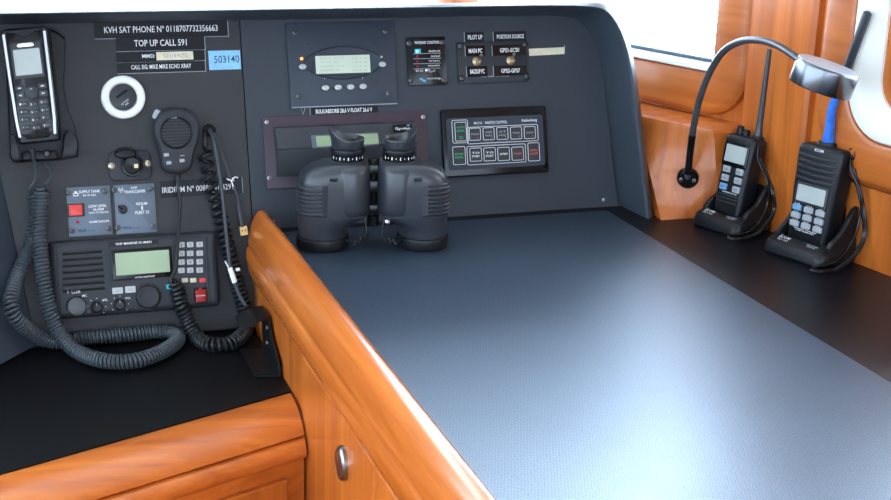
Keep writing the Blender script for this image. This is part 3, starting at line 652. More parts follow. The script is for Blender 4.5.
d = Dev('power_socket', 'black power socket on rounded plate with its domed cap flipped open', 'socket', (107.4, 151.6), (152, 179.4))
m = MB(); m.slab(0, 0, d.w, d.h, 0, .004, 'plastic2', .010, .0015); d.part('plate', m)
x, y = d.l(132.4, 165.4, .012)
m = MB(); m.lathe([(.0165, .004), (.0165, .010), (.0155, .012), (.0130, .0124), (.0118, .011), (.0112, .0045), (.0001, .0042)], 'gloss', 36, x, y, True, False); m.slab(x + .006, y - .001, .006, .006, .0043, .0052, 'brass', .001); d.part('socket_barrel', m)
m = MB(); n = 28; rg = []
for r, zz in ((.0155, 0), (.0155, .002), (.0140, .004), (.0100, .0056), (.0092, .0050), (.0055, .0066), (.0003, .0072)): rg.append([(r * (1 + .05 * (i % 2) * (r > .013)) * cos(2 * pi * i / n), r * .62 * (1 + .05 * (i % 2) * (r > .013)) * sin(2 * pi * i / n), zz) for i in range(n)])
m.loft(rg, 'plastic'); x2, y2 = d.l(125.6, 153.6, .02); m.xf(Matrix.Translation((x2, y2, .0165)) @ Matrix.Rotation(radians(-38), 4, 'X')); d.part('cap', m)
for px, py in ((111.6, 166), (147.8, 163.6)): d.screw(px, py, .0041, SCREWB)

# small printed marks
for p0, p1, lb in (((226, 14), (232.4, 18.6), 'tiny grey painted check mark at the top of the left faceplate'), ((300.6, 108.6), (305.4, 114.6), 'tiny white check mark left of the BULK/ABSORB strip')):
    d = Dev('check_mark_sticker', lb, 'sticker', p0, p1); m = MB(); w2, h2 = d.w / 2, d.h / 2
    m.tube([(-w2, h2, .0006), (-w2 * .2, -h2, .0006), (w2, h2, .0006)], .0006, 'grey', 5); m.build('mark', d.o)

# ------------------------------------------------------------------ panel radio
d = Dev('marine_radio', 'black panel radio with green screen, speaker slots and pale keypad', 'radio', (48, 242.4), (218.5, 304.8))
Z3 = lambda x, y: (45 + x / 5.263, 225 + y / 5.263)
Z4 = lambda x, y: (130 + x / 5.263, 225 + y / 5.263)
ZF = .020
m = MB()
w_, h_ = d.w + .002, d.h + .002
rings = []
for i, zz in ((0, 0), (0, .008), (.0008, .0145), (.004, .0185), (.009, .020), (.012, .0195)): rings.append([(x, y, zz) for x, y in rr(w_ - 2 * i, h_ - 2 * i, max(.008 - i * .4, .003), 5)])
m.loft(rings, 'plastic2'); d.part('case', m)
def R3(x0, y0, x1, y1, Z=Z3): a = Z(x0, y0); b = Z(x1, y1); return d.r(a[0], a[1], b[0], b[1], ZF)
z = .0197
m = MB(); q = R3(85, 120, 318, 350); n = 7
for i in range(n):
    yy = 148 + i * 32.5; g = R3(92, yy - 5, 300 + i * 3, yy + 5); m.slab(g[0], g[1], g[2], g[3], z - .001, z + .0003, 'hole', .0008)
    g = R3(92, yy - 14, 300 + i * 3, yy - 5); m.slab(g[0], g[1], g[2], g[3], z - .001, z + .0018, 'plastic2', .0012, .0009)
d.part('speaker_grille', m)
m = MB(); g = R3(62, 120, 84, 470); m.slab(g[0] , g[1], .0022, g[3], z - .001, z + .003, 'bluegrey', .001, .0008); d.part('grip_rib', m)
m = MB(); g = R3(324, 120, 345, 345); m.slab(g[0] , g[1], .0022, g[3], z - .001, z + .0024, 'bluegrey', .001, .0008); d.part('grip_rib', m)
m = MB(); g = R3(398, 60, 410, 410, Z4); m.slab(g[0] , g[1], .0026, g[3], z - .001, z + .003, 'bluegrey', .001, .0008); d.part('grip_rib', m)
m = MB(); a = Z3(352, 122); b = Z4(222, 282); q = d.r(a[0], a[1], b[0], b[1], ZF); m.slab(q[0], q[1], q[2], q[3], z - .001, z + .0022, 'gloss', .002, .0007)
g = R3(24, 268, 130, 277, Z4); m.text('WATER RESISTANT', *g, z + .0024, 'white', bold=.01); d.part('screen_frame', m)
m = MB(); a = Z3(370, 139); b = Z4(207, 256); q = d.r(a[0], a[1], b[0], b[1], ZF); m.slab(q[0], q[1], q[2], q[3], z + .0022, z + .0026, 'lcd', .0006); d.part('screen', m)
for x0, y0, x1, y1 in ((354, 329, 410, 362), (421, 322, 476, 356)):
    m = MB(); g = R3(x0, y0, x1, y1); m.slab(*g, z - .0005, z + .002, 'key', .001, .0006); g2 = R3(x0 + 14, y0 + 11, x1 - 14, y1 - 11); m.text('MODE' if x0 == 354 else 'ENT', *g2, z + .0022, 'grey'); d.part('key', m)
def knob(px, py, r, h, nm, mt='plastic', ridges=0, label=None):
    x, y = d.l(px, py, ZF + h * .6); m = MB(); n = 40; rg = []
    for rr_, zz in ((1.12, 0), (1.1, .001), (1.0, .0015), (.96, h * .8), (.90, h * .95), (.78, h), (.72, h * .97), (.3, h * .97)):
        k = (lambda i: 1 - .05 * (i % 2)) if ridges and .9 <= rr_ <= 1.0 else (lambda i: 1)
        rg.append([(x + r * rr_ * k(i) * cos(2 * pi * i / n), y + r * rr_ * k(i) * sin(2 * pi * i / n), z + zz) for i in range(n)])
    m.loft(rg, mt)
    if nm == 'knob': m.box(x - r * .08, y + r * .3, z + h * .96, x + r * .08, y + r * .8, z + h * 1.03, 'grey')
    o = d.part(nm, m); 
    if label: o['label'] = label
knob(*Z4(95, 378), .0182, .012, 'tuning_knob', 'plastic2', 1)
knob(*Z3(272, 433), .0080, .011, 'knob', 'plastic', 1); knob(*Z3(394, 419), .0078, .011, 'knob', 'plastic', 1)
x, y = d.l(*Z3(166, 425), ZF); m = MB(); m.lathe([(.0148, z - .001), (.0148, z + .002), (.0138, z + .003), (.0125, z + .0022), (.0120, z + .0018), (.0001, z + .0030)], 'rubber', 36, x, y); d.part('socket_cover', m)
m = MB()
for (kx, ky, r) in ((272, 433, 52), (394, 419, 50)):
    for k in range(7):
        a = radians(215 - k * 42); g = d.l(*Z3(kx + r * cos(a) * .9, ky - r * sin(a) * .9), ZF); m.lathe([(.0007, z - .0002), (.0007, z + .0003)], 'white', 6, *g)
for t, x0, y0, x1, y1 in (('MIC', 196, 366, 220, 378), ('VOL', 303, 388, 330, 400), ('SQL', 426, 378, 452, 390)): g = R3(x0, y0, x1, y1); m.text(t, *g, z + .0003, 'white', bold=.01)
g = R3(126, 338, 182, 361); m.text('COM', g[0] + .002, g[1], g[2] * .82, g[3], z + .0003, 'white', bold=.01); x, y = d.l(*Z3(121, 352), ZF); m.box(x - .0006, y - .002, z - .0001, x + .0006, y + .0022, z + .0003, 'white'); m.ring(x - .0004, y + .0036, .0026, .0026, .0006, z - .0001, z + .0003, 'white', .0013)
d.part('lettering', m)
cols = (270, 316, 366); rows = (104, 150, 195, 239)
for r_i, yy in enumerate(rows):
    for c_i, xx in enumerate(cols):
        m = MB(); g = R3(xx - 17, yy - 14 - c_i, xx + 17, yy + 14 - c_i, Z4); m.slab(*g, z - .0005, z + .0022, 'key', .0012, .0006)
        m.text('123456789*0#'[r_i * 3 + c_i], g[0], g[1] - .0008, .0019, .0026, z + .0024, 'ink', bold=.02); m.text(('FUNC', 'TX', 'MODE', 'RX', 'CH', 'BAND', 'AF', 'SET', 'NB', 'TUNE', 'ATT', 'F')[r_i * 3 + c_i], g[0], g[1] + .0018, .0042, .0012, z + .0024, 'ink'); d.part('key', m)
for xx, mt, nm in ((288, 'cream', 'key'), (332, 'cream', 'key'), (381, 'red', 'red_key')):
    m = MB(); g = R3(xx - 16, 279, xx + 17, 302, Z4); m.slab(*g, z - .0005, z + .0022, mt, .001, .0006); d.part(nm, m)
m = MB(); g = R3(190, 312, 222, 338, Z4); m.slab(*g, z - .0005, z + .002, 'cyan', .001, .0006); d.part('blue_key', m)
m = MB(); g = R3(336, 330, 404, 408, Z4); m.slab(g[0], g[1], g[2], g[3], z - .0005, z + .001, 'hole', .001)
m.slab(g[0], g[1] - .001, g[2] * .86, g[3] * .86, z + .001, z + .0052, 'redd', .0016, .0012); m.slab(g[0], g[1] + g[3] * .40, g[2] * .3, g[3] * .22, z + .001, z + .0062, 'redd', .001, .0008); m.text('DISTRESS', g[0], g[1] - .0005, g[2] * .74, .0018, z + .0054, 'white', bold=.02); d.part('distress_cover', m)

m = MB(); a_ = d.r(112, 236.4, 154, 241.6, ZF); m.slab(a_[0], d.h / 2 - .0085, a_[2] + .012, .0068, z - .001, z + .0006, 'label', .0004); m.text('VHF MARINE IC-M601', a_[0], d.h / 2 - .0085, a_[2] * .86, .0036, z + .0008, 'white', bold=.015)
o = d.part('label_strip', m)
# ------------------------------------------------------------------ satellite phone in its cradle
def phone():
    c0 = pp(33, 92); hw = .0305
    base = Matrix.Translation(ORG + XV * c0[0] + UPV * c0[1] + NV * .001) @ PANM @ Matrix.Rotation(radians(-1), 4, 'Z')
    cr = thing('phone_cradle', 'black angular plastic cradle on the panel holding the satellite handset', 'cradle', base)
    def Lc(px, py, w): q = base.inverted() @ pw(px, py, w + .001); return q.x, q.y
    back = [(3.5, 32), (6, 29.5), (46, 27), (57, 32), (65, 38), (65, 60), (63, 84), (67, 106), (75, 128), (78.5, 144), (78, 157), (62, 160), (15, 163), (10.5, 158), (9.5, 140), (8, 110)]
    P = [Lc(*p, .004) for p in back]
    P.reverse()
    m = MB(); ctr = V((sum(p[0] for p in P) / len(P), sum(p[1] for p in P) / len(P), 0))
    sh = lambda s, zz: [(ctr.x + (a - ctr.x) * s, ctr.y + (b - ctr.y) * s, zz) for a, b in P]
    m.loft([sh(1, 0), sh(1, .007), sh(.985, .010), sh(.96, .012)], 'plastic'); m.build('back_plate', cr)
    for pts, hgt in (([(9.5, 134), (14, 135), (16, 142), (19, 150), (20, 161), (13, 162), (10, 156)], .045), ([(64, 135), (66, 132), (69, 130), (76, 137), (78, 146), (76, 157), (60, 160), (62, 152)], .044)):
        Q = [Lc(*p, hgt * .7) for p in pts]; Q.reverse(); c = V((sum(p[0] for p in Q) / len(Q), sum(p[1] for p in Q) / len(Q), 0))
        s2 = lambda s, zz: [(c.x + (a - c.x) * s, c.y + (b - c.y) * s, zz) for a, b in Q]
        m = MB(); m.loft([s2(1, .011), s2(1, hgt - .004), s2(.95, hgt - .001), s2(.85, hgt)], 'plastic'); m.build('side_cup', cr)
    # lower shelf
    q0, q1 = Lc(22, 153, .02), Lc(58, 158, .02); m = MB(); m.slab((q0[0] + q1[0]) / 2, (q0[1] + q1[1]) / 2, q1[0] - q0[0], .012, .011, .026, 'plastic', .003, .002); m.build('shelf', cr)
    s = Lc(47, 153.5, .027); inst('screw', SCREWW, cr, (s[0], s[1], .0262))
    # handset: local frame centred on its face, turned slightly to port
    fc = pw(31.2, 85.5, .051)
    A = pw(24.3, 31, .051); B = pw(38.5, 138, .051); upv = (A - B).normalized()
    xr_ = (XV - upv * XV.dot(upv)).normalized(); nn = xr_.cross(upv)
    hm = Matrix.Translation(fc) @ Matrix((xr_, upv, nn)).transposed().to_4x4() @ Matrix.Rotation(radians(-11), 4, 'Y') @ Matrix.Diagonal((1.16, 1.0, 1.1, 1))
    h = thing('satellite_phone', 'black satellite phone handset with silver side strips upright in the panel cradle', 'phone', hm)
    Hl = (A - B).length + .010; W0 = .052
    def sect(y, w, zf, zb, r=.006): return [(a, y, (zf + zb) / 2 + b) for a, b in rr(w, zf - zb, r, 4)]
    m = MB(); ys = [(-.5, .044, -.003, -.022), (-.485, .049, 0, -.0255), (-.3, .053, .0005, -.026), (.1, .055, .0005, -.026), (.42, .0565, 0, -.026), (.49, .0565, -.001, -.025), (.5, .053, -.003, -.023)]
    m.loft([list(reversed(sect(y * Hl, w, a, b))) for y, w, a, b in ys], 'plastic'); m.build('body', h)
    for sx, nm in ((-1, 'silver_strip'), (1, 'silver_strip')):
        m = MB(); Q = [(.46, .0268), (.1, .0262), (-.3, .0250), (-.44, .0235)]
        m.loft([[(sx * x, y * Hl, .0002), (sx * (x - .0012), y * Hl, .0030), (sx * (x - .0042), y * Hl, .0030), (sx * (x - .0050), y * Hl, .0003)] for y, x in Q], 'satin2'); m.build(nm, h)
    # face plate with V notch
    t, b = .475 * Hl, -.465 * Hl
    FP = [(-.0205, t), (-.0205, b + .010), (-.012, b), (.012, b), (.0205, b + .010), (.0205, t), (.012, t - .002), (0, t - .009), (-.012, t - .002)]
    m = MB(); m.loft([[(x, y, .0003) for x, y in FP], [(x, y, .0022) for x, y in FP], [(x * .96, y * .985, .0028) for x, y in FP]], 'gloss'); m.build('face_plate', h)
    m = MB(); m.slab(0, .22 * Hl, .036, .250 * Hl + .010, .0026, .0034, 'keyd', .002, .0004); m.slab(0, .352 * Hl, .020, .006, .0034, .0044, 'chrome', .003, .0008); m.build('screen_frame', h)
    m = MB(); m.slab(0, .205 * Hl, .0312, .225 * Hl, .0034, .0038, 'lcdg', .001); m.text('ready', 0, .24 * Hl, .014, .0028, .0040, 'grey'); m.build('screen', h)
    for i in range(4):
        for j in range(3):
            m = MB(); x = (j - 1) * .0125; y = (-.155 - i * .068) * Hl - (.0016 if j == 1 else 0); m.slab(x, y, .0112, .0072, .0026, .0040, 'keyd', .0012, .0006)
            m.text('123456789*0#'[i * 3 + j], x - .0025, y, .0018, .0030, .0042, 'white', bold=.02); m.text(('--', 'ABC', 'DEF', 'GHI', 'JKL', 'MNO', 'PQR', 'TUV', 'WXY', '+', '0', 'P')[i * 3 + j], x + .002, y, .0036, .0014, .0042, 'grey'); m.build('key', h)
    for x, y, w, hh, g in ((-.0135, -.015, .0098, .0075, '-'), (.0135, -.015, .0098, .0075, '-'), (-.0135, -.078, .0098, .0085, '<'), (.0135, -.078, .0098, .0085, '>')):
        m = MB(); m.slab(x, y * Hl, w, hh, .0026, .0040, 'keyd', .0012, .0006); m.text(g, x, y * Hl, .004, .0012 if g == '-' else .003, .0042, 'white', bold=.02); m.build('soft_key', h)
    m = MB(); P = [(-.0085, -.028 * Hl), (-.006, -.105 * Hl), (0, -.125 * Hl), (.006, -.105 * Hl), (.0085, -.028 * Hl), (0, -.005 * Hl)]
    m.loft([[(x, y, .0026) for x, y in P], [(x, y, .0042) for x, y in P], [(x * .85, (y + .06 * Hl) * .9 - .06 * Hl, .0048) for x, y in P]], 'keyd'); m.text('^', 0, -.03 * Hl, .003, .002, .005, 'white'); m.build('rocker_key', h)
    return h
phone()

# ------------------------------------------------------------------ cords
def coil(spine, r, pitch, n=12):
    P = catmull(spine, 24); S = [0.]
    for i in range(1, len(P)): S.append(S[-1] + (P[i] - P[i - 1]).length)
    T = S[-1]; out = []; s = 0.; i = 0
    u = (P[1] - P[0]).orthogonal().normalized(); ph = 0.
    while s < T:
        while i < len(S) - 2 and S[i + 1] < s: i += 1
        t = (s - S[i]) / max(S[i + 1] - S[i], 1e-9); p = P[i].lerp(P[i + 1], t); tg = (P[min(i + 2, len(P) - 1)] - P[max(i - 1, 0)]).normalized()
        u = (u - tg * u.dot(tg)).normalized(); w = tg.cross(u)
        f = s / T; k = min(1, f * T / .008, (1 - f) * T / .008)
        out.append(p + (u * cos(ph) + w * sin(ph)) * r * max(k, .15))
        ph += 2 * pi / n; s += (pitch(f) if callable(pitch) else pitch) / n
    return out
zc = -.145 + .0135
m = MB()
inv_p = (Matrix.Translation(ORG) @ PANM).inverted()
def desk_pt(px, py):
    q = tp(px, py, zc); q.y = min(q.y, -.0355 - .0155); return q
CKW = [ORG + PANM.to_3x3() @ V((-.386, -.145, 0)), ORG + PANM.to_3x3() @ V((-.446, .330, 0))]
CKN = (CKW[1] - CKW[0]).cross(V((-.62, -.78, 0))).normalized()
if CKN.x < 0: CKN = -CKN
def cheek_pt(px, py, off=.014): return hit(px, py, CKW[0] + CKN * off, CKN)
A_ = [pw(42, 186, .034), pw(41, 205, .032), pw(40, 230, .036), pw(41, 255, .042), pw(44, 283, .046), pw(50, 312, .047), pw(62, 337, .050)] + [tp(80, 353, zc), tp(106, 361, zc), tp(134, 361, zc), tp(157, 354, zc), tp(173, 345, zc)]
B_ = [desk_pt(178, 338), desk_pt(172, 333), desk_pt(156, 332), desk_pt(128, 333), desk_pt(84, 336)] + [desk_pt(52, 337)] + [pw(31, 331, .036), cheek_pt(16, 318, .024), cheek_pt(11, 300, .022), pw(19, 273, .026), pw(31, 246, .0135), pw(36, 225, .0135), pw(37, 205, .0135), pw(33, 190, .016)]
m.tube([pw(43, 162, .014), pw(49, 168, .020), pw(51.5, 177, .026), pw(45, 185, .034)] , .0022, 'cord', 8)
m.tube(coil(A_ + B_, .0088, .0054, 12), .0027, 'cord', 6)
m.tube(catmull([pw(32.5, 150, .046), pw(33, 157, .042), pw(36, 170, .032), pw(35, 180, .028), pw(30, 189, .024), pw(33, 194, .017)], 5), .0023, 'cord', 8)
tag(m.build('coiled_cord'), 'thick grey coiled phone cord hanging from the cradle and looping over the desk', 'cord')
m = MB(); m.tube(catmull([pw(32.3, 148.5, .047), pw(32.5, 152, .046), pw(33, 160, .042)], 4), .004, 'rubber', 12, radii=[.0055, .0052, .005, .0046, .0046, .004, .004, .0036, .003])
o_ = m.build('strain_relief'); tag(o_, 'ribbed strain relief plug in the foot of the satellite handset', 'plug')
# ------------------------------------------------------------------ fist microphone
def fist_mic():
    px = lambda x, y: (140 + x / 3.125, 80 + y / 3.125)
    c = pp(*px(116, 190), .02)
    mm = Matrix.Translation(ORG + XV * c[0] + UPV * c[1] + NV * .001) @ PANM @ Matrix.Rotation(radians(.5), 4, 'Z')
    t = thing('fist_microphone', 'black fist microphone with round slotted speaker hung on the panel', 'microphone', mm)
    inv_ = mm.inverted()
    def Ll(x, y, w): q = inv_ @ pw(*px(x, y), w); return q.x, q.y
    out = [(60, 100), (48, 120), (42, 150), (48, 190), (60, 225), (66, 268), (76, 284), (95, 293), (125, 294), (152, 285), (164, 268), (172, 228), (184, 190), (189, 155), (182, 122), (165, 100), (135, 88), (95, 86)]
    P = catmull([(*Ll(a, b, .03), 0) for a, b in out + out[:1]], 3)[:-1]
    cx = sum(p.x for p in P) / len(P); cy = sum(p.y for p in P) / len(P)
    sh = lambda s, z: [(cx + (p.x - cx) * s, cy + (p.y - cy) * s, z) for p in reversed(P)]
    m = MB(); m.loft([sh(.80, .008), sh(.93, .010), sh(.99, .016), sh(1, .022), sh(.985, .028), sh(.93, .032), sh(.84, .034)], 'plastic2'); m.build('body', t)
    x, y = Ll(112, 165, .034); R = .0235
    m = MB(); m.lathe([(R * 1.04, .0335), (R * 1.03, .0352), (R * .97, .0360), (R * .93, .0350), (R * .9, .0345), (.0001, .0345)], 'plastic', 40, x, y)
    for k in range(9):
        yy = (k - 4) * .0046; hw = math.sqrt(max(R * R * .78 - yy * yy, 0)); m.slab(x, y + yy, 2 * hw, .0016, .0343, .0358, 'keyd', .0007, .0004)
    m.build('speaker_grille', t)
    m = MB(); q = Ll(105, 118, .034); m.text('COM', q[0] + .001, q[1], .0065, .0022, .0357, 'white', bold=.01); m.box(q[0] - .0035, q[1] - .001, .0352, q[0] - .003, q[1] + .001, .0357, 'white'); q = Ll(132, 236, .034); m.text('HI/LO', q[0], q[1], .006, .0016, .0346, 'white', bold=.01); m.build('lettering', t)
    for a, b in ((82, 234), (90, 259), (131, 252)):
        q = Ll(a, b, .034); m = MB(); m.slab(q[0], q[1], .0075, .0052, .0335, .0362, 'keyg', .0012, .0008); m.build('button', t)
    q = Ll(52, 108, .026); m = MB(); m.slab(0, 0, .010, .014, -.004, .004, 'keyg', .003, .0015); m.xf(Matrix.Translation((q[0], q[1], .024)) @ Matrix.Rotation(radians(-28), 4, 'Z')); m.build('talk_key', t)
    a = V((*Ll(118, 292, .022), .021)); b = V((*Ll(119, 338, .02), .019)); n = 13
    m = MB(); m.tube([a.lerp(b, i / n) for i in range(n + 1)], .004, 'rubber', 12, radii=[(.0046 - .0017 * i / n) * (1 if i % 2 else .82) for i in range(n + 1)]); m.build('strain_relief', t)
    m = MB(); m.cyl(cx, cy + .004, .0012, .0085, .009, 'steel', 24); m.build('hang_button', t)
fist_mic()
# microphone cord: straight drop, then coils down to the desk and back up to the panel hole
m = MB(); zm = -.145 + .0108
m.tube(catmull([pw(178.2, 189, .0185), pw(180, 205, .022), pw(178.5, 228, .028), pw(177, 255, .034), pw(175.5, 270, .036), pw(171, 279, .036), pw(172, 283, .036)], 6), .0028, 'cordb', 8)
S_ = [pw(175, 280, .036), pw(178, 292, .036), pw(181, 306, .036), pw(188, 321, .034)] + [tp(197, 338, zm), tp(213, 345, zm), tp(231, 343, zm), tp(244, 333, zm)] + [pw(246.5, 318, .030), pw(242, 300, .028), pw(237, 282, .024), pw(232, 262, .020), pw(226, 240, .016), pw(219, 212, .0138), pw(211, 185, .0135), pw(206, 158, .0135), pw(206, 146, .0135)]
m.tube(coil(S_, .0092, lambda f: .0068 if f < .55 else (.0068 + (f - .55) * .012 if f < .7 else .0086 + (f - .7) * .034), 12), .0030, 'cordb', 7)
m.tube(catmull([pw(206, 147, .014), pw(204.5, 138, .014), pw(205, 131, .010), pw(205.5, 129, .005)], 4), .0025, 'cordb', 8)
tag(m.build('coiled_cord'), 'black coiled microphone cord hanging in a loop from fist microphone to panel hole', 'cord')
# cable hole
d = Dev('cable_grommet', 'dark round cable hole in the panel right of the fist microphone', 'grommet', (202, 124.8), (216, 136))
m = MB(); m.lathe([(d.w / 2, 0), (d.w / 2, .0008), (d.w / 2 - .0012, .0011), (d.w / 2 - .002, .0005), (.0001, .0004)], 'hole', 28); m.build('bush', d.o)
# straight grey cable and usb cable
m = MB(); m.tube(catmull([pw(209.5, 129.5, .005), pw(213.5, 139, .020), pw(217.5, 160, .030), pw(222, 190, .033), pw(225.5, 225, .035), pw(229, 258, .040), pw(232, 276, .044), pw(240, 296, .050), pw(246, 306, .056)], 6), .0028, 'cord', 10)
tag(m.build('grey_cable'), 'thick grey straight cable running from panel hole down to the black bracket', 'cable')
m = MB(); q = [pw(230, 268, .042), pw(235, 283, .047)]; m.tube([q[0], q[1]], .004, 'whitep', 10); m.tube([pw(231, 272, .043), pw(225, 261, .041)], .0011, 'whitep', 6); m.tube([pw(236, 270, .046), pw(240, 269, .048)], .0024, 'whitep', 8)
tag(m.build('cable_tie'), 'white cable tie wrapped round the grey cable near the wooden rail end', 'cable tie')
ub = thing('usb_cable', 'thin grey cable ending in a metal usb plug pointing down', 'cable', pw(240, 205, .02))
ofs = pw(240, 205, .02)
def upart(name, mb, lb=None): mb.v = [p - ofs for p in mb.v]; o = mb.build(name, ub); 
m = MB(); m.tube(catmull([pw(213.5, 132.5, .005), pw(217.5, 141, .012), pw(224, 160, .020), pw(231, 180, .022), pw(237, 195, .022), pw(238.5, 199, .022)], 6), .0019, 'cord', 8); upart('wire', m)
a, b = pw(238.3, 197.5, .022), pw(243, 227, .026)
m = MB(); m.tube([a.lerp(b, t) for t in (0, .08, .25, .5, .8, .96, 1)], .004, 'cord', 12, flat=.6, radii=[.0026, .0036, .0048, .0058, .0056, .0052, .0042]); upart('plug_body', m)
c = b + (b - a).normalized() * .0125; ax = (b - a).normalized(); sx = XV - ax * XV.dot(ax); sx.normalize(); nx = sx.cross(ax)
m = MB(); R4 = lambda p: [p + sx * i * .0055 + nx * j * .0023 for i, j in ((-1, -1), (1, -1), (1, 1), (-1, 1))]
m.loft([R4(b - ax * .001), R4(c)], 'gold')
sgn = 1 if nx.dot(NV) > 0 else -1
for s in (-1, 1):
    q = b.lerp(c, .45) + sx * s * .0022 + nx * sgn * .0024; H_ = lambda k: [q + sx * i * .0009 + ax * j * .0012 + nx * sgn * k for i, j in ((-1, -1), (1, -1), (1, 1), (-1, 1))]; m.loft([H_(-.0004), H_(.0002)], 'hole')
upart('plug_contact', m)
m = MB(); q = pw(231, 181, .024)
m.tube([q + XV * (.0042 * cos(a)) * 1 + UPV * .0007 * a + NV * (.0042 * sin(a)) for a in [2 * pi * i / 14 for i in range(15)]], .001, 'whitep', 6)
m.tube([q + NV * .004, q + NV * .005 + XV * .006 + UPV * .006, q + NV * .004 + XV * .010 + UPV * .004], .0011, 'whitep', 6); m.tube([q + NV * .004, q + NV * .004 - XV * .007 + UPV * .004], .0011, 'whitep', 6); m.tube([q + NV * .004, q + NV * .005 + XV * .002 - UPV * .009], .0011, 'whitep', 6)
tag(m.build('cable_tie'), 'white cable tie with loose ends on the usb cable above its plug', 'cable tie')
# ------------------------------------------------------------------ black bent bracket on the divider face
def bracket():
    x0 = -.0688; zbot = TZ - .1446; th = .0024
    o_ = V((x0, -.18, zbot)); zt = .066
    t = thing('metal_bracket', 'black bent metal bracket standing on the desk against the wooden divider', 'bracket', o_)
    # web leaning on the divider, in the plane along it (y, z)
    web = [(-.058, 0.003), (.046, 0.003), (.060, zt - .012), (.058, zt), (.014, zt), (.004, zt - .014), (-.010, .040), (-.056, .020)]
    m = MB(); m.loft([[(x, a, b) for a, b in web] for x in (0, -th)], 'bracket'); m.build('web', t)
    def flange(poly, z0, dz, droop, nm):
        n = 6; rings = []
        m = MB(); top = []; bot = []
        for k in range(n + 1):
            f = k / n; x = -.001 - poly[1] * f; z = z0 + droop * f * f * -1
            a, c = poly[0][0] + (poly[2][0] - poly[0][0]) * f, poly[0][1] + (poly[2][1] - poly[0][1]) * f
            rings.append([(x, a, z), (x, c, z), (x, c, z + dz), (x, a, z + dz)])
        m.loft(rings, 'bracket'); m.build(nm, t)
    flange(((.008, .060), .040, (-.004, .056)), zt - th, th, .012, 'top_flange')
    flange(((-.058, .048), .034, (-.050, .056)), .0006, th, 0, 'bottom_flange')
    for y, z in ((.020, .046), (.022, .022)):
        m = MB(); m.lathe([(.0034, 0), (.0033, .001), (.0001, .0018)], 'steel', 16); m.xf(Matrix.Translation((-th, y, z)) @ Matrix.Rotation(radians(-90), 4, 'Y')); m.build('screw', t)
M['bracket'] = mat('worn_black_paint', (.010, .010, .011), .35, var=.3, vscale=90)
bracket()

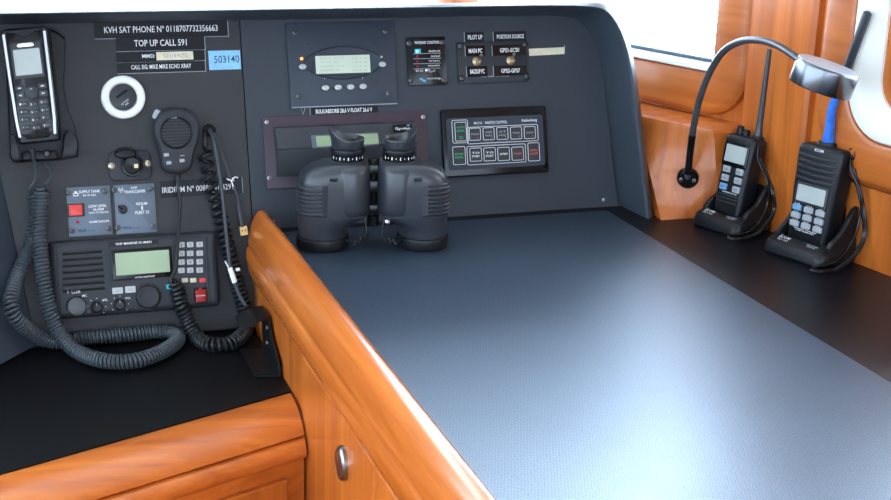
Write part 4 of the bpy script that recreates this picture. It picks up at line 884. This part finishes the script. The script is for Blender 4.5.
# ------------------------------------------------------------------ binoculars
def binoculars():
    a, b = tp(322, 246, .0), tp(425.5, 244.5, .0); a.z = b.z = TZ
    c = (a + b) / 2; c = tp(372.5, 236, 0); ex = (tp(425, 251) - tp(322, 252)).normalized(); ex.z = 0; ex.normalize(); ey = V((-ex.y, ex.x, 0))
    c = V((.0955, -.1255, TZ + .0026))
    mm = Matrix.Translation(c) @ Matrix((ex, ey, V((0, 0, 1)))).transposed().to_4x4()
    t = thing('binoculars', 'black rubber armoured binoculars standing upright on the mat', 'binoculars', mm)
    def sup(cx, hx, hy, z, e=2.6, n=48, cy=0.):
        out = []
        for i in range(n):
            q = 2 * pi * i / n; C_, S_ = cos(q), sin(q)
            out.append((cx + hx * math.copysign(abs(C_) ** (2 / e), C_), cy + hy * math.copysign(abs(S_) ** (2 / e), S_), z))
        return out
    secs = [(-.0735, .0350, .0345, .018, 2.0), (-.0735, .0358, .0350, .027, 2.0), (-.0715, .0380, .0358, .034, 2.1), (-.0670, .0425, .0370, .040, 2.3), (-.0610, .0482, .0380, .047, 2.7), (-.0575, .0515, .0385, .055, 3.0), (-.0570, .0520, .0385, .070, 3.1), (-.0568, .0518, .0385, .095, 3.1), (-.0562, .0510, .0382, .106, 3.0), (-.0540, .0480, .0368, .1150, 2.8), (-.0505, .0425, .0345, .1215, 2.6), (-.0465, .0350, .0315, .1258, 2.3), (-.0435, .0255, .0255, .1285, 2.1)]
    for sx in (1, -1):        # built for the left eye, mirrored for the right
        F = lambda r: [(sx * p[0], p[1], p[2]) for p in (r if sx > 0 else reversed(r))]
        m = MB(); m.loft([F(sup(*s)) for s in secs], 'rubber'); 
        m.loft([F(sup(-.0345, hx, hy, z, 2.3, cy=cy)) for hx, hy, z, cy in ((.020, .030, .046, 0), (.0285, .0385, .056, 0), (.0290, .0400, .062, 0), (.0290, .0400, .117, 0), (.0283, .0385, .1225, .001), (.0262, .0335, .1262, .004), (.0240, .0255, .1282, .009))], 'rubber')
        m.loft([F(sup(-.0572, .0528 * 1.004, .0392 * 1.004, z, 3.0)) for z in (.0518, .0522, .0532, .0536)], 'rubber', False, False)
        m.build('barrel', t, 50)
        m = MB(); m.loft([F(sup(-.0735, r, r, z, 2)) for r, z in ((.035, 0), (.0380, .001), (.0386, .004), (.0386, .0145), (.0378, .017), (.0355, .0182))], 'plastic'); m.build('objective_ring', t)
        # ribbed grip: raised shell round the outer half
        m = MB(); n = 26; rings = []; NZ = 85
        for k in range(NZ):
            z = .0535 + (.1015 - .0535) * k / (NZ - 1)
            for j in range(len(secs) - 1):
                if secs[j][3] <= z <= secs[j + 1][3]: break
            f = (z - secs[j][3]) / (secs[j + 1][3] - secs[j][3]); s = [secs[j][q] * (1 - f) + secs[j + 1][q] * f for q in range(5)]
            e = min(k, NZ - 1 - k); ed = min(1, e / 3)
            rib = .0004 + .0030 * max(0, sin(2 * pi * (k - 4) / (NZ - 9) * 7.0 - .6) + .35) ** .45 if 4 <= k <= NZ - 5 else .0012
            row = []
            for i in range(n):
                q = radians(92 + 173.5 * i / (n - 1)); edge = min(1, min(i, n - 1 - i) / 1.0)
                off = (rib if 2 <= i <= n - 3 else .0036) * ed * edge - .0004
                C_, S_ = cos(q), sin(q); ee = 2 / s[4]
                row.append((s[0] + (s[1] + off) * math.copysign(abs(C_) ** ee, C_), (s[2] + off) * math.copysign(abs(S_) ** ee, S_), z))
            rings.append([(sx * p[0], p[1], p[2]) for p in (row if sx > 0 else reversed(row))])
        m.loft(rings, 'rubber', False, False, False); m.build('ribbed_grip', t, 30)
        # strap lug recess
        m = MB(); m.slab(0, 0, .0145, .0075, 0, .0026, 'rubber', .0012, .0008); m.slab(0, 0, .0105, .0035, .0024, .0028, 'hole', .0006)
        m.xf(Matrix.Translation((sx * -.060, -.0374, .1085)) @ Matrix.Rotation(radians(78), 4, 'X')); m.build('strap_lug', t)
        ec = -.0375; EY = .010
        m = MB(); n = 60
        def kn(r, z, k): return [(sx * ec + r * (1 + k * (i % 2)) * cos(2 * pi * i / n), EY + r * (1 + k * (i % 2)) * sin(2 * pi * i / n), z) for i in range(n)]
        m.loft([kn(.0245, .1265, 0), kn(.0245, .128, 0), kn(.0238, .1285, 0), kn(.0238, .1385, 0), kn(.0225, .139, 0)], 'gloss')
        for k in range(9):
            q = radians(-150 + k * 15); r = .0240; hh = .0042 if k % 2 == 0 else .0022; wd = .0014 if k % 2 == 0 else .0009
            p = V((sx * ec + r * cos(q), EY + r * sin(q), .1335)); tq = V((-sin(q), cos(q), 0)); nq = V((cos(q), sin(q), 0))
            H_ = lambda kk: [p + tq * i * wd / 2 + V((0, 0, j * hh / 2)) + nq * kk for i, j in ((-1, -1), (1, -1), (1, 1), (-1, 1))]; m.loft([H_(-.001), H_(.0002)], 'white')
        m.build('dial_ring', t)
        m = MB(); m.loft([kn(.0235, .1385, 0), kn(.0250, .139, 0), kn(.0250, .1395, .012), kn(.0250, .1445, .012), kn(.0248, .1452, 0), kn(.022, .1455, 0)], 'plastic'); m.build('focus_ring', t)
        # eyecup with raised outer wing
        m = MB(); n = 48
        def cup(r, z0, wing, f=0.):
            out = []
            for i in range(n):
                q = 2 * pi * i / n; d_ = max(0, cos(q - radians(180 if sx > 0 else 0))) ** 1.6
                out.append((sx * ec + (r + f * d_) * cos(q), EY + (r + f * d_) * sin(q), z0 + wing * d_))
            return out
        m.loft([cup(.0222, .1454, 0), cup(.0234, .147, 0), cup(.0236, .152, .002), cup(.0244, .1575, .010, .002), cup(.0246, .1595, .0148, .003), cup(.0238, .1603, .0156, .003), cup(.0222, .1590, .0135, .002), cup(.0200, .1555, .006), cup(.0190, .149, 0), cup(.0150, .1475, 0)], 'rubber', False, False); m.build('eyecup', t, 60)
        m = MB(); m.lathe([(.0192, .1462), (.0150, .1476), (.0135, .1470), (.0001, .1476)], 'gloss', 32, sx * ec, EY); m.build('eyepiece_lens', t)
    m = MB(); m.lathe([(.0075, .030), (.0088, .031), (.0088, .046), (.0070, .047), (.0070, .112), (.0085, .113), (.0085, .130), (.0070, .1315)], 'gloss', 24); m.build('hinge_post', t)
    for z0, z1 in ((.112, .124), (.084, .100), (.052, .064)):
        m = MB(); m.slab(0, 0, .018, .020, z0, z1, 'gloss', .004, .001); m.build('hinge_arm', t)
    for sx in (-1, 1):
        P = [(sx * .014, -.026, .048), (sx * .011, -.030, .030), (sx * .014, -.034, .022), (sx * .018, -.036, .018), (sx * .020, -.037, .023), (sx * .0235, -.038, .015), (sx * .0265, -.039, .020), (sx * .030, -.040, .013), (sx * .034, -.0395, .017), (sx * .041, -.036, .0185)]
        m = MB(); m.tube(catmull(P, 5), .0010, 'gloss', 6); m.build('cap_tether', t)
    m = MB(); m.lathe([(.0038, 0), (.0038, .002), (.0022, .003)], 'steel', 14); m.xf(Matrix.Translation((.019, -.024, .043)) @ Matrix.Rotation(radians(80), 4, 'X')); m.build('rivet', t)
binoculars()

# ------------------------------------------------------------------ handheld radios in their chargers
ch_e2 = V((.955, .297, 0)).normalized(); ch_e1 = V((ch_e2.y, -ch_e2.x, 0))
def charger(front, w, dep, hb, label, pw_, pd_, py_, px_=0.):
    mm = Matrix.Translation(V((front.x, front.y, TZ + .0004))) @ Matrix((ch_e1, ch_e2, V((0, 0, 1)))).transposed().to_4x4()
    t = thing('radio_charger', label, 'charger', mm, None)
    R = lambda ww, d0, d1, z, r, tilt=0.: [(a, b, z + tilt * b) for a, b in rr(ww, d1 - d0, r, 6, 0, (d0 + d1) / 2)]
    m = MB(); m.loft([R(w - .006, .004, dep, 0, .012), R(w, .0, dep, .004, .014), R(w - .001, .0005, dep, .010, .014, .08), R(w - .004, .003, dep - .001, .0165, .013, .24), R(w - .010, .007, dep - .004, .0188, .011, .27), [(a, b_, .0190 + .27 * b_) for a, b_ in rr(pw_, pd_, .008, 6, px_, py_)], [(a, b_, .006) for a, b_ in rr(pw_ - .002, pd_ - .002, .008, 6, px_, py_)]], 'plastic'); m.build('base', t)
    # cheeks rising to the back, and back wall
    for sx in (-1, 1):
        prof = [(.022, .026), (.030, .0355), (.040, .040), (.052, .050), (.062, .064), (.072, .078), (.080, .0815), (dep - .002, .080), (dep - .001, .026)]
        prof = [(a * dep / .09 if a > .03 else a, b * hb / .0815 if b > .04 else b) for a, b in prof]
        x0, x1 = sx * (w / 2 - .005), sx * (w / 2 - .0135)
        n = len(prof); m = MB()
        L0 = [(x0, a, b) for a, b in prof]; L1 = [(x1, a, b) for a, b in prof]; Lm = [((x0 * .86 + x1 * .14), a, b + .0012) for a, b in prof]
        if sx < 0: m.loft([L1, [((x1 * .86 + x0 * .14), a, b + .0012) for a, b in prof], Lm, L0], 'plastic')
        else: m.loft([L0, Lm, [((x1 * .86 + x0 * .14), a, b + .0012) for a, b in prof], L1], 'plastic')
        m.build('side_cheek', t, 40)
    m = MB(); m.box(-w / 2 + .0134, dep - .0065, .03, w / 2 - .0134, dep - .002, hb - .004, 'plastic'); m.build('back_wall', t)
    m = MB(); zt = lambda y: .0189 + .27 * y
    def tx(s, x, y, ww, hh, b=.01): m.text(s, x, y, ww, hh, 0, 'white', bold=b, fn=lambda p: (p[0], p[1], zt(p[1]) + .0006))
    tx('COM', -w * .24, .0200, .016, .0056); x = -w * .24 - .0105; m.loft([[(x - .0008, .0174, zt(.0174)), (x + .0008, .0174, zt(.0174)), (x + .0008, .0222, zt(.0222)), (x - .0008, .0222, zt(.0222))], [(x - .0008, .0174, zt(.0174) + .0006), (x + .0008, .0174, zt(.0174) + .0006), (x + .0008, .0222, zt(.0222) + .0006), (x - .0008, .0222, zt(.0222) + .0006)]], 'white'); tx('o', x - .0004, .0245, .0026, .0026); tx('BC-162', -w * .24, .0130, .019, .0032); tx('RAPID CHARGER', w * .2, .0195, .020, .0022); tx('CHARGE', w * .2, .0155, .016, .0020)
    m.build('lettering', t)
    m = MB(); m.lathe([(.0014, 0), (.0012, .0012), (.0003, .0016)], 'hole', 12, w * .02, .0205); m.xf(Matrix.Translation((0, 0, zt(.02) + .0002))); m.build('charge_light', t)
    return t, mm
def handheld(mm, wt, wb, dp, h, label, kind, y0=.032, lean=11, z0=.028, x0=0.):
    hm = mm @ Matrix.Translation((x0, y0, z0)) @ Matrix.Rotation(radians(-lean), 4, 'X')
    t = thing('handheld_radio', label, 'radio', hm)
    def S(z, w, d, r=.008, dy=0.): return [(a, b + dp / 2 + dy, z) for a, b in rr(w, d, r, 5)]
    m = MB(); wf = lambda f: wb + (wt - wb) * f
    m.loft([S(0, wb - .006, dp - .008), S(.003, wb, dp - .003), S(h * .3, wf(.35), dp), S(h * .75, wf(.85), dp), S(h - .010, wt, dp), S(h - .004, wt - .002, dp - .002), S(h - .001, wt - .008, dp - .008), S(h, wt - .014, dp - .014)], 'plastic'); m.build('body', t, 40)
    fz = -.0005
    def face(cx, cz, w, hh, k0, k1, mt, r=.001, ch=0.):     # plate on the front face
        q = MB(); q.slab(0, 0, w, hh, 0, k1 - k0, mt, r, ch); q.xf(Matrix.Translation((cx, fz - k0 + .0006, cz)) @ Matrix.Rotation(radians(90), 4, 'X')); return q
    def ftext(q, s, cx, cz, w, hh, k, mt='white'): q.text(s, 0, 0, w, hh, 0, mt, bold=.015, fn=lambda p: (cx + p[0], fz - k, cz + p[1]))
    if kind == 1:
        q = face(0, h * .765, wt * .82, h * .29, -.0004, .0018, 'gloss', .004, .0006); q.build('screen_frame', t)
        q = face(0, h * .775, wt * .68, h * .20, .0018, .0022, 'lcdg', .001); q.build('screen', t)
        for i in range(3):
            for j in range(2):
                w_ = wt * .24; q = face((j - .5) * wt * .44 + wt * .02, h * (.585 - .105 * i), w_, h * .075, 0, .0026, 'keyb' if (i == 2 and j == 0) else 'keyg', .0016, .0008)
                ftext(q, ('16', 'H/L', 'CH', 'SCAN', 'SQL', 'DIAL')[i * 2 + j], (j - .5) * wt * .44 + wt * .02, h * (.585 - .105 * i), w_ * .5, .002, .0024, 'ink'); q.build('blue_key' if (i == 2 and j == 0) else 'key', t)
        q = MB(); ftext(q, 'VHF MARINE', wt * .1, h * .638, wt * .4, .0018, .0008); ftext(q, 'WATERPROOF 5W', wt * .05, h * .318, wt * .5, .0018, .0008); q.build('lettering', t)
        for i in range(3):
            q = face(0, h * (.285 - .042 * i), wt * .66, h * .018, -.0003, .0014, 'plastic2', .001, .0006); q.build('rib', t)
    else:
        for i in range(5):
            z_ = h * (.89 - .056 * i); w_ = wf(z_ / h)
            q = MB(); q.tube([(-w_ / 2 + .004, .006, z_), (-w_ / 2 + .006, .001, z_ - .0004), (-w_ / 2 + .016, -.0010, z_ - .001), (0, -.0016, z_ - .0022), (w_ / 2 - .016, -.0010, z_ - .001), (w_ / 2 - .006, .001, z_ - .0004), (w_ / 2 - .004, .006, z_)], .0024, 'plastic2', 8); q.build('rib', t)
        q = MB(); ftext(q, 'COM', .0015, h * .953, .013, .0042, .0010); q.box(-.0078, fz - .001, h * .939, -.0068, fz + .001, h * .966, 'white'); q.build('lettering', t)
        q = face(0, h * .515, wt * .72, h * .205, -.0004, .0020, 'keyd', .002, .0006); q.build('screen_frame', t)
        q = face(0, h * .515, wt * .62, h * .160, .0020, .0024, 'lcdg', .002); q.build('screen', t)
        for i in range(3):
            for j in range(3):
                bl = i == 0 and j == 0; w_ = wb * .235; cx = (j - 1) * wb * .31; cz = h * (.365 - .080 * i)
                q = face(cx, cz, w_, h * .056, 0, .0028, 'keyb' if bl else 'keyg', .0014, .0008); q.build('blue_key' if bl else 'key', t)
        q = MB()
        for i in range(3):
            for j in range(3): ftext(q, ('16', 'CH', 'VOL', 'H/L', 'TAG', 'SQL', 'SCAN', 'DUAL', 'PWR')[i * 3 + j], (j - 1) * wb * .31, h * (.402 - .080 * i), wb * .14, .0014, .0008)
        ftext(q, 'VHF MARINE TRANSCEIVER', 0, h * .165, wb * .62, .0016, .0008); ftext(q, 'IC-M87 SUBMERSIBLE', 0, h * .148, wb * .5, .0014, .0008); q.build('lettering', t)
    return t, hm
c1f = V((.6355, -.1745, 0)); c2f = V((.672, -.338, 0))
C1, m1 = charger(c1f, .100, .084, .074, 'black charger cradle nearest the wooden block and lamp base', .064, .050, .048, -.005)
C2, m2 = charger(c2f, .114, .088, .082, 'black charger cradle farthest from the lamp base, holding the blue taped radio', .078, .052, .052, -.004)
H1, h1 = handheld(m1, .061, .054, .036, .134, 'black handheld radio with thin black antenna and two knobs, beside the lamp base', 1, .028, 9.5, .0155, -.005)
H2, h2 = handheld(m2, .082, .069, .038, .152, 'black ribbed handheld radio with blue tape wrapped on its antenna', 2, .031, 6, .0155, -.004)
def antenna(t, x, y, z, pts, rad, mt, nm, flat=1.):
    m = MB(); m.tube(catmull(pts, 6), 1, mt, 12, radii=None, flat=flat) if False else m.tube(pts, 1, mt, 12, radii=rad, flat=flat); m.build(nm, t)
# radio one: antenna, knobs
hh = .134
i1 = h1.inverted()
a1 = i1 @ yp(769.5, 49, (h1 @ V((.018, .022, hh))).y - .004); b1 = V((.019, .020, hh - .002))
m = MB(); P = [b1.lerp(a1, t) for t in (0, .06, .1, .2, .5, .95, 1)]; m.tube(P, 1, 'rubber', 12, radii=[.0072, .0070, .0058, .0052, .0046, .0040, .0034]); m.build('antenna', H1)
for x, r, k in ((-.016, .0060, .016), (-.004, .0068, .012)):
    m = MB(); n = 20; m.loft([[(x + r * s * (1 - .06 * (i % 2)) * cos(2 * pi * i / n), .017 + r * s * (1 - .06 * (i % 2)) * sin(2 * pi * i / n), hh - .003 + zz) for i in range(n)] for s, zz in ((.9, 0), (1, .003), (1, k * .8), (.85, k), (.3, k + .001))], 'plastic'); m.build('knob', H1)
m = MB(); m.slab(0, 0, .018, .016, 0, .012, 'plastic', .004, .002); m.xf(Matrix.Translation((.019, .019, hh - .008))); m.build('antenna_mount', H1)
# radio two: antenna wrapped with blue tape
hh2 = .152; i2 = h2.inverted()
yb = (h2 @ V((-.004, .02, hh2))).y
b2 = V((-.004, .022, hh2 - .003)); p1_ = i2 @ yp(832, 108, yb - .008); p2_ = i2 @ yp(838, 92, yb - .012); p3 = i2 @ yp(847, 70, yb - .022); p4 = i2 @ yp(868, 12, yb - .05)
m = MB(); m.tube([b2, b2.lerp(p1_, .25), b2.lerp(p1_, .35), p1_, p2_, p3], 1, 'bluewrap', 12, radii=[.0085, .0092, .0076, .0064, .0060, .0056]); m.build('blue_tape', H2)
m = MB(); st = p2_.lerp(p3, .5); D_ = (p4 - st)
m.tube([st, st.lerp(p4, .3), st.lerp(p4, .95), st.lerp(p4, .985), p4 + D_ * .01], 1, 'rubber', 12, radii=[.0052, .0060, .0068, .0064, .0030]); m.build('antenna', H2)
m = MB(); m.slab(-.004, .022, .030, .022, hh2 - .004, hh2 + .005, 'plastic', .008, .002); m.build('antenna_mount', H2)
# wrist straps
def strap(t, hm, pts, r=.0017, name='wrist_strap', dy=0.):
    iv = hm.inverted(); m = MB()
    m.tube(catmull([iv @ p for p in pts], 8), r * 1.2, 'gloss', 8, flat=1.5); m.build(name, t)
Lg = lambda hm, x, y, z: hm @ V((x, y, z))
Cw = lambda mm, x, y, z: mm @ V((x, y, z))
strap(H1, h1, [Lg(h1, .030, .012, hh - .010), Lg(h1, .036, .010, hh - .030), Cw(m1, .058, .050, .085), Cw(m1, .060, .052, .055), Cw(m1, .061, .040, .030), Cw(m1, .059, .016, .012), Cw(m1, .044, -.012, .006), Cw(m1, .058, -.010, .004), Cw(m1, .068, .026, .010), Cw(m1, .069, .058, .040), Cw(m1, .062, .056, .075), Lg(h1, .038, .012, hh - .028)], .0019)
strap(H2, h2, [Lg(h2, .041, .020, hh2 - .006), Lg(h2, .048, .016, hh2 - .026), Cw(m2, .066, .062, .105), Cw(m2, .068, .060, .070), Cw(m2, .069, .048, .040), Cw(m2, .067, .020, .014), Cw(m2, .052, -.013, .005), Cw(m2, .064, -.016, .004), Cw(m2, .077, .016, .008), Cw(m2, .078, .060, .038), Cw(m2, .070, .064, .085), Lg(h2, .050, .018, hh2 - .024)], .0020)
m = MB(); m.tube(catmull([h2.inverted() @ p for p in (Lg(h2, .036, .020, hh2 + .002), Lg(h2, .046, .020, hh2 + .004), Lg(h2, .047, .018, hh2 - .010), Lg(h2, .041, .019, hh2 - .010))], 4), .0014, 'gloss', 6); m.build('strap_cord', H2)

# ------------------------------------------------------------------ gooseneck chart lamp
def lamp():
    base = yp(688, 177, -.0975)
    t = thing('gooseneck_lamp', 'black gooseneck reading lamp with round chrome head, mounted on the wooden block', 'lamp', base)
    # block face leans here: sit the base on it
    hitp = None
    dg = bpy.context.evaluated_depsgraph_get()
    bl = bpy.data.objects['trim_3']; d_ = ray(688, 177); o = bl.matrix_world.inverted() @ CAM
    ok, loc, nor, _ = bl.ray_cast(o, d_)
    if ok: base = bl.matrix_world @ loc
    else: nor = V((0, -1, 0))
    nor = nor.normalized(); xx = V((0, 0, 1)).cross(nor).normalized(); yy = nor.cross(xx)
    t.matrix_world = Matrix.Translation(base + nor * .0006)
    BM = Matrix((xx, yy, nor)).transposed().to_4x4()
    def bp(name, mb): return mb.build(name, t)
    m = MB(); m.lathe([(.0178, 0), (.0178, .004), (.0168, .0075), (.0140, .0098), (.0001, .0108)], 'gloss', 40); m.xf(BM); bp('base', m)
    for s in (-1, 1):
        o_ = inst('screw', SCREWS, t, tuple((BM @ V((s * .0102, 0, .0094)))), 0); o_.rotation_euler = BM.to_euler()
    y = lambda f: -.112 - .30 * f
    B0 = t.matrix_world.translation
    P = [(688.5, 172, 0), (689, 163, .005), (690.5, 150, .02), (694, 125, .07), (700, 98, .13), (709, 74, .20), (722, 53, .30), (738, 42.5, .42), (756, 40, .56), (774, 44, .70), (790, 53, .84), (803, 63, .95)]
    W_ = [yp(a, b, B0.y - .012 + (-.395 - B0.y) * f) for a, b, f in P]
    W_[0] = B0 + nor * .006 + V((0, 0, .003)); W_[1] = B0 + nor * .013 + V((0, 0, .012))
    m = MB(); Q = catmull(W_, 8); m.tube([p - B0 for p in Q], .0054, 'neck', 14); bp('neck', m)
    m = MB(); m.tube([p - B0 for p in Q[8:22]], .0058, 'gloss', 14); bp('collar', m)
    # head
    hc = yp(824, 77, -.40)
    ax = (CR * .30 * cos(radians(20)) + CU * .95 * cos(radians(20)) - fwd * sin(radians(20))).normalized()
    u = CR - ax * CR.dot(ax); u.normalize(); v = ax.cross(u)
    HM = Matrix.Translation(hc - B0) @ Matrix((u, v, ax)).transposed().to_4x4()
    R = .0440; H_ = .017
    m = MB(); m.lathe([(R * .93, -H_), (R * .985, -H_), (R, -H_ + .002), (R, H_ - .004), (R * .99, H_ - .001), (R * .975, H_ - .0002)], 'satin', 64, cap0=False, cap1=False); m.xf(HM); bp('head', m)
    m = MB(); m.lathe([(R * .975, H_ - .0006), (R * .965, H_ + .0004), (R * .5, H_ + .0010), (.0001, H_ + .0012)], 'cap', 64, cap0=False); m.xf(HM); bp('head_cap', m)
    m = MB(); m.lathe([(R * .93, -H_), (R * .90, -H_ + .004), (R * .3, -H_ + .006), (.0001, -H_ + .0062)], 'whitep', 48, cap0=False, cap1=False); m.xf(HM); bp('diffuser', m)
M['neck'] = mat('grey_flexible_sheath', (.10, .105, .115), .28, metal=.5); M['cap'] = mat('grey_satin_cap', (.46, .48, .53), .42, metal=.5); M['satin'] = mat('satin_chrome', (.16, .17, .19), .22, metal=1)
lamp()


# ================================================================== light
w = bpy.data.worlds.new('world'); sc.world = w; w.use_nodes = True
nt = w.node_tree; bg = nt.nodes['Background']; bg.inputs['Strength'].default_value = 1.0
tc = nt.nodes.new('ShaderNodeTexCoord'); dot = nt.nodes.new('ShaderNodeVectorMath'); dot.operation = 'DOT_PRODUCT'
dot.inputs[1].default_value = V((.45, .85, .30)).normalized()
rp_ = nt.nodes.new('ShaderNodeValToRGB'); e = rp_.color_ramp.elements        # hazy bright sky, brightest over the starboard bow
e[0].position = .25; e[0].color = (4.0, 5.0, 6.2, 1); e[1].position = 1.0; e[1].color = (20, 23.5, 28.5, 1); k_ = e.new(.82); k_.color = (7.0, 8.4, 10.2, 1)
ma = nt.nodes.new('ShaderNodeMath'); ma.operation = 'MULTIPLY_ADD'; ma.inputs[1].default_value = .5; ma.inputs[2].default_value = .5
nt.links.new(tc.outputs['Generated'], dot.inputs[0]); nt.links.new(dot.outputs['Value'], ma.inputs[0]); nt.links.new(ma.outputs[0], rp_.inputs[0]); nt.links.new(rp_.outputs[0], bg.inputs[0])
vs = sc.view_settings; vs.view_transform = 'Standard'; vs.look = 'None'; vs.gamma = 1; vs.use_curve_mapping = False; vs.exposure = 0.1
